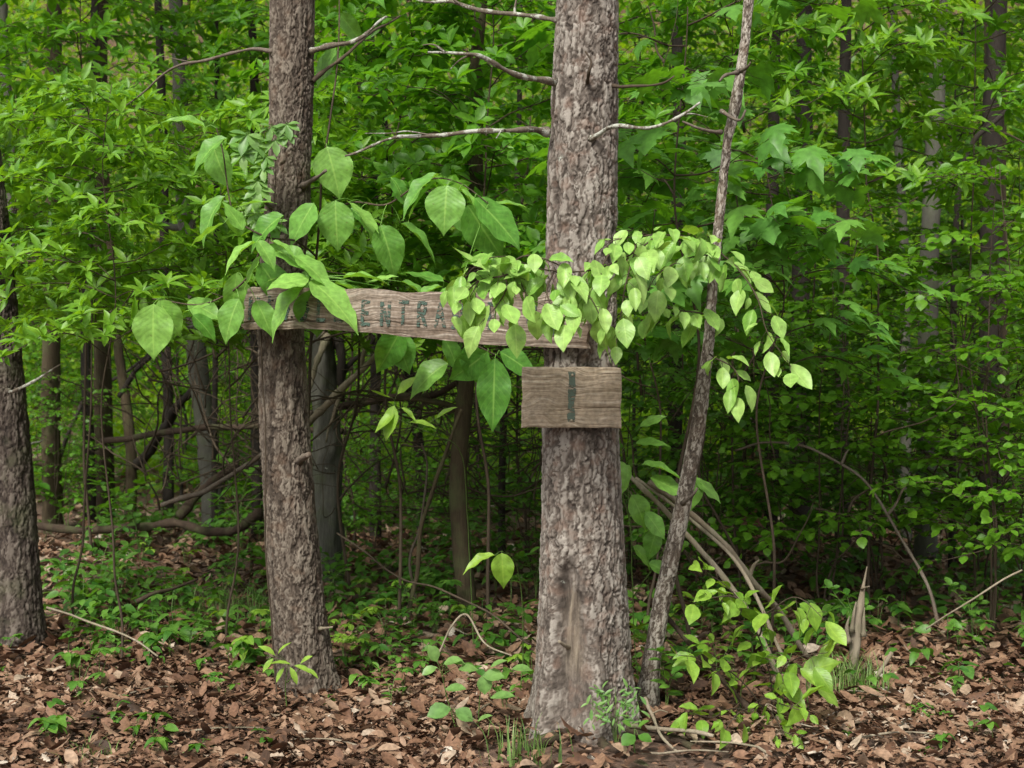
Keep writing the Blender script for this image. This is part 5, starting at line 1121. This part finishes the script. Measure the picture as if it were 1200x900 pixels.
# ------------------------------------------------------------------ ground plants
def seed_proto(kind, sd_):
    rg = np.random.default_rng(sd_); W, Lf = MB(), MB()
    if kind == 'palm':      # several stalks, each ending in a fan of leaflets
        for s_ in range(rg.integers(3, 6)):
            a = rg.uniform(0, 6.28); h = rg.uniform(.10, .26); t = A(math.cos(a) * .12 * rg.random(), math.sin(a) * .12 * rg.random(), h)
            tube(W, curve([A(0, 0, -.01), t * A(.3, .3, .6), t], 6), .0016, 4)
            n = 5; th0 = rg.uniform(0, 6.28)
            for j in range(n):
                th = th0 + (j - 2) * .75; D = A(math.cos(th), math.sin(th), -.12)
                put(Lf, T_OBOV, [t], [D], [UP + rg.normal(0, .2, 3)], [rg.uniform(.05, .085)], rg)
    elif kind == 'trefoil':
        for s_ in range(rg.integers(2, 5)):
            a = rg.uniform(0, 6.28); h = rg.uniform(.08, .22); t = A(math.cos(a) * .10 * rg.random(), math.sin(a) * .10 * rg.random(), h)
            tube(W, curve([A(0, 0, -.01), t * A(.3, .3, .6), t], 6), .0015, 4)
            th0 = rg.uniform(0, 6.28)
            for j in range(3): put(Lf, T_OVATE, [t], [A(math.cos(th0 + j * 1.9), math.sin(th0 + j * 1.9), -.15)], [UP + rg.normal(0, .25, 3)], [rg.uniform(.06, .10)], rg)
    elif kind == 'stemmed':
        for s_ in range(rg.integers(2, 4)):
            a = rg.uniform(0, 6.28); h = rg.uniform(.22, .42); t = A(math.cos(a) * .16, math.sin(a) * .16, h)
            p = wobble(curve([A(0, 0, -.01), t * A(.2, .2, .6), t], 10), .01, 8, sd_); tube(W, p, np.linspace(.0028, .0014, 10), 4)
            twig_leaves(Lf, p, T_ELL, .085, rg, .035, 65, .05, .3, start=.35)
            whorl(Lf, p[-1], UP, T_ELL, .075, rg, 4, 70)
    elif kind == 'tiny':
        for s_ in range(rg.integers(4, 9)):
            t = A(rg.normal(0, .07), rg.normal(0, .07), rg.uniform(.03, .10)); tube(W, curve([t * A(.6, .6, 0) - A(0, 0, .01), t], 3), .001, 3)
            whorl(Lf, t, UP + rg.normal(0, .3, 3), T_ROUND, .04, rg, rg.integers(3, 6), 75)
    return W, Lf
SP = {}
def seedling(kind, v, loc, label, rz, sc, group, mat=M_SEED):
    k = (kind, v, mat.name)
    if k not in SP:
        SP[k] = plant('seedling', label, 'seedling', loc, seed_proto(kind, 500 + v * 17 + len(kind)), B_GREEN, mat, group, rz=rz, sc=sc)
        return SP[k][0]
    o, ch = SP[k]; return copy_tree(o, ch, loc, rz, sc, label, group)
SL = {'palm': 'low seedling with fans of five leaflets in the leaf litter', 'trefoil': 'low three-leaflet seedling sprouting from the leaf litter', 'stemmed': 'upright leafy seedling standing on the forest floor', 'tiny': 'tiny round-leaved herb cushion on the leaf litter'}
SG = {'palm': 'five-leaflet seedlings', 'trefoil': 'three-leaflet seedlings', 'stemmed': 'upright leafy seedlings', 'tiny': 'tiny herbs'}
rg = np.random.default_rng(91)
def scatter(n, pxr, pyr, kinds, scr=(.8, 1.2), mat=M_SEED):
    for i_ in range(n):
        px, py = rg.uniform(*pxr), rg.uniform(*pyr)
        Y = F * CAMZ / (py - 450)
        for _ in range(6): Y = F * (CAMZ - g(PX(px, Y), Y)) / (py - 450)
        x = PX(px, Y)
        if (x - .33) ** 2 + (Y - 6.43) ** 2 < .06 or (x + 1.07) ** 2 + (Y - 7.37) ** 2 < .04 or (x + 2.98) ** 2 + (Y - 8.5) ** 2 < .06: continue
        k = kinds[rg.integers(len(kinds))]
        seedling(k, int(rg.integers(0, 3)), A(x, Y, g(x, Y)), SL[k], rg.uniform(0, 6.28), rg.uniform(*scr), SG[k], mat)
scatter(38, (50, 330), (630, 735), ['palm', 'trefoil', 'stemmed', 'palm'], (.9, 1.4))
scatter(32, (0, 640), (700, 830), ['tiny', 'trefoil', 'palm'], (.6, 1.0))
scatter(22, (30, 640), (575, 660), ['stemmed'], (1.4, 2.6), M_SEED)
scatter(12, (30, 640), (585, 660), ['stemmed'], (1.4, 2.2), M_BEECH)
scatter(18, (60, 330), (700, 800), ['stemmed', 'palm', 'trefoil'], (.8, 1.2))
scatter(20, (60, 330), (720, 850), ['palm', 'trefoil', 'tiny'], (.7, 1.1))
scatter(28, (370, 640), (630, 740), ['stemmed', 'trefoil', 'palm'], (.9, 1.3))
scatter(16, (380, 630), (730, 850), ['trefoil', 'palm', 'tiny', 'stemmed'], (.7, 1.0))
scatter(14, (0, 320), (850, 905), ['tiny', 'trefoil'], (.5, .8))
scatter(30, (740, 980), (690, 860), ['trefoil', 'palm', 'stemmed'], (.8, 1.2))
scatter(18, (940, 1200), (680, 780), ['trefoil', 'stemmed', 'palm', 'tiny'], (.8, 1.1))
scatter(12, (980, 1200), (800, 895), ['tiny', 'trefoil'], (.5, .8))
scatter(12, (740, 940), (700, 850), ['trefoil', 'stemmed'], (.8, 1.2), M_SPROUT)
scatter(10, (380, 640), (690, 800), ['trefoil', 'palm'], (.8, 1.1), M_SPROUT)
scatter(10, (60, 330), (660, 800), ['trefoil', 'palm'], (.8, 1.1), M_SPROUT)
scatter(8, (290, 400), (760, 815), ['trefoil', 'palm'], (.7, .9))
leafy('bright_seedling', 'bright green whorled seedling at the foot of stringy-barked tree', 'seedling', onground(335, 6.85), [[onground(335, 6.85), P(336, 800, 6.8), P(338, 778, 6.75)], [P(336, 800, 6.8), P(350, 785, 6.75), P(355, 780, 6.7)]],
      [(322, 768, 6.7, 22, .8, 130, .2, (0, -.4, .9), .9), (326, 766, 6.7, 20, .8, 60, .2, (0, -.4, .9), .9), (320, 772, 6.7, 20, .8, -130, .3, (0, -.6, .8), .6), (340, 778, 6.7, 24, .7, 170, .3, (0, -.4, .9), .9), (345, 780, 6.7, 24, .7, -10, .3, (0, -.4, .9), .9), (340, 782, 6.7, 22, .7, -60, .3, (0, -.5, .8), .8), (352, 778, 6.7, 18, .7, 40, .2, (0, -.4, .9), 1.), (333, 782, 6.7, 20, .7, -120, .3, (0, -.5, .8), .7), (358, 783, 6.7, 20, .6, -25, .3, (0, -.4, .9), 1.)], T=T_ELL)
leafy('bright_seedling', 'grouped bright rounded seedling leaves left of the scaly trunk base', 'seedling', onground(560, 6.55), [[onground(560, 6.55), P(565, 810, 6.5), P(570, 788, 6.45)], [onground(535, 6.5), P(525, 815, 6.45), P(518, 790, 6.4)], [onground(540, 6.35), P(535, 840, 6.3), P(528, 828, 6.25)]],
      [(512, 775, 6.4, 22, 1.0, 110, .2, (0, -.5, .8), .9), (520, 778, 6.4, 24, 1.0, 20, .3, (0, -.5, .8), .9), (512, 782, 6.4, 20, .9, 200, .3, (0, -.5, .8), .8), (522, 808, 6.4, 26, .9, 10, .3, (0, -.5, .8), .6), (566, 792, 6.4, 26, 1.0, 10, .3, (0, -.6, .8), .7), (568, 790, 6.4, 24, 1.0, -90, .3, (0, -.7, .6), .6), (560, 785, 6.4, 24, .9, 170, .3, (0, -.4, .9), .8), (575, 782, 6.4, 22, .8, 30, .2, (0, -.4, .9), .9), (600, 784, 6.4, 24, .8, 10, .2, (0, -.4, .9), .6), (545, 778, 6.4, 20, .8, 160, .2, (0, -.4, .9), .7), (528, 830, 6.25, 30, 1.1, 190, .4, (0, -.6, .8), .2), (534, 832, 6.25, 24, 1.1, -20, .4, (0, -.6, .8), .25), (575, 818, 6.35, 30, .7, 20, .3, (0, -.4, .9), .5), (560, 845, 6.2, 20, .8, 30, .3, (0, -.4, .9), .8)], T=T_ROUND, lmat=M_CREEP)
leafy('herb', 'wiry small-leaved herb growing against the right foot of scaly tree', 'herb', onground(722, 6.12), [[onground(722, 6.12), P(718, 840, 6.1), P(705, 818, 6.08)], [onground(722, 6.12), P(726, 835, 6.1), P(735, 812, 6.08)], [onground(722, 6.12), P(715, 845, 6.08), P(695, 828, 6.06)], [onground(722, 6.12), P(722, 830, 6.1), P(720, 805, 6.1)], [onground(722, 6.12), P(735, 840, 6.1), P(748, 820, 6.08)]],
      [(690 + (i_ * 37) % 62, 806 + (i_ * 23) % 44, 6.06, 9 + (i_ * 7) % 6, .6, (i_ * 67) % 360, .3, (0, -.5, .8), ((i_ * 29) % 10) / 10) for i_ in range(70)], T=T_ELL, lmat=M_CREEP, r=.002)

def tuft(label, base, n, h, sd_, spread=.12):
    rg = np.random.default_rng(sd_); b = MB()
    for i_ in range(n):
        q = base + A(rg.normal(0, spread * .35), rg.normal(0, spread * .35), -.005); a = rg.uniform(0, 6.28); L_ = h * rg.uniform(.5, 1.1); o_ = rg.uniform(.1, .7)
        p = curve([q, q + A(math.cos(a) * o_ * .3, math.sin(a) * o_ * .3, .6) * L_, q + A(math.cos(a) * o_, math.sin(a) * o_, .85) * L_], 6)
        w_ = np.linspace(.0042, .0004, 6); sd2 = A(-math.sin(a), math.cos(a), 0)
        v = np.stack([p - sd2 * w_[:, None], p + sd2 * w_[:, None]], 1).reshape(-1, 3); k = np.arange(5) * 2
        at = np.zeros((12, 3)); at[:, 2] = rg.random(); at[:, 1] = np.repeat(np.linspace(0, 1, 6), 2)
        b.add(v, np.stack([k, k + 1, k + 3, k + 2], 1), at)
    o = b.build('grass_tuft', M_GRASS); tag(o, label, 'grass tuft')
tuft('grass tuft sprouting in front of the scaly trunk', onground(618, 5.95), 60, .22, 1, .2)
tuft('grass tuft growing around the pointed broken stub', onground(1000, 7.3), 150, .28, 2, .3)
tuft('grass tuft far back beside the stringy-barked tree', onground(278, 9.6), 160, .3, 3, .5)
tuft('short grass tuft at the bottom near left corner', onground(110, 6.0), 40, .12, 4, .2)

# low green cover farther back: uncountable
rng = np.random.default_rng(44); mb = MB()
n = 2600
x = rng.uniform(-9, 9, n); y = 7.6 + 18 * rng.random(n) ** 1.2
k_ = (vnoise(np.stack([x * .6, y * .6, 0 * x], 1), 12) > -.25) & (np.abs(x) < y * .42 + .4) & ~((y < 8.6) & (rng.random(n) < .5))
x, y = x[k_], y[k_]; n = len(x); m_ = 13
h = rng.uniform(.06, .42, n) * np.interp(y, [7.6, 9, 12, 20], [.3, .6, 1, 1.5])
c = np.stack([x, y, G(x, y) + h], 1)
th = np.tile(np.arange(m_) * 2.4, n) + np.repeat(rng.uniform(0, 6.28, n), m_)
rad = np.tile(np.repeat([0.02, .1, .17], [3, 5, 5]), n)
pos = np.repeat(c, m_, 0) + np.stack([np.cos(th) * rad, np.sin(th) * rad, -rad * rng.uniform(.0, 1.2, n * m_)], 1)
put(mb, T_OVATE, pos, np.stack([np.cos(th), np.sin(th), rng.normal(-.1, .2, n * m_)], 1), UP + rng.normal(0, .3, (n * m_, 3)), np.repeat(rng.uniform(.06, .12, n), m_), rng, np.clip(np.repeat(rng.random(n), m_) * .7 + .3 * rng.random(n * m_), 0, 1))
for q, hh in zip(c, h): tube(mb, curve([q - A(0, 0, hh + .02), q], 3), .003, 3)
o = mb.build('ground_cover', M_SEED); o['kind'] = 'stuff'; o['label'] = 'low green plants covering the forest floor farther back'
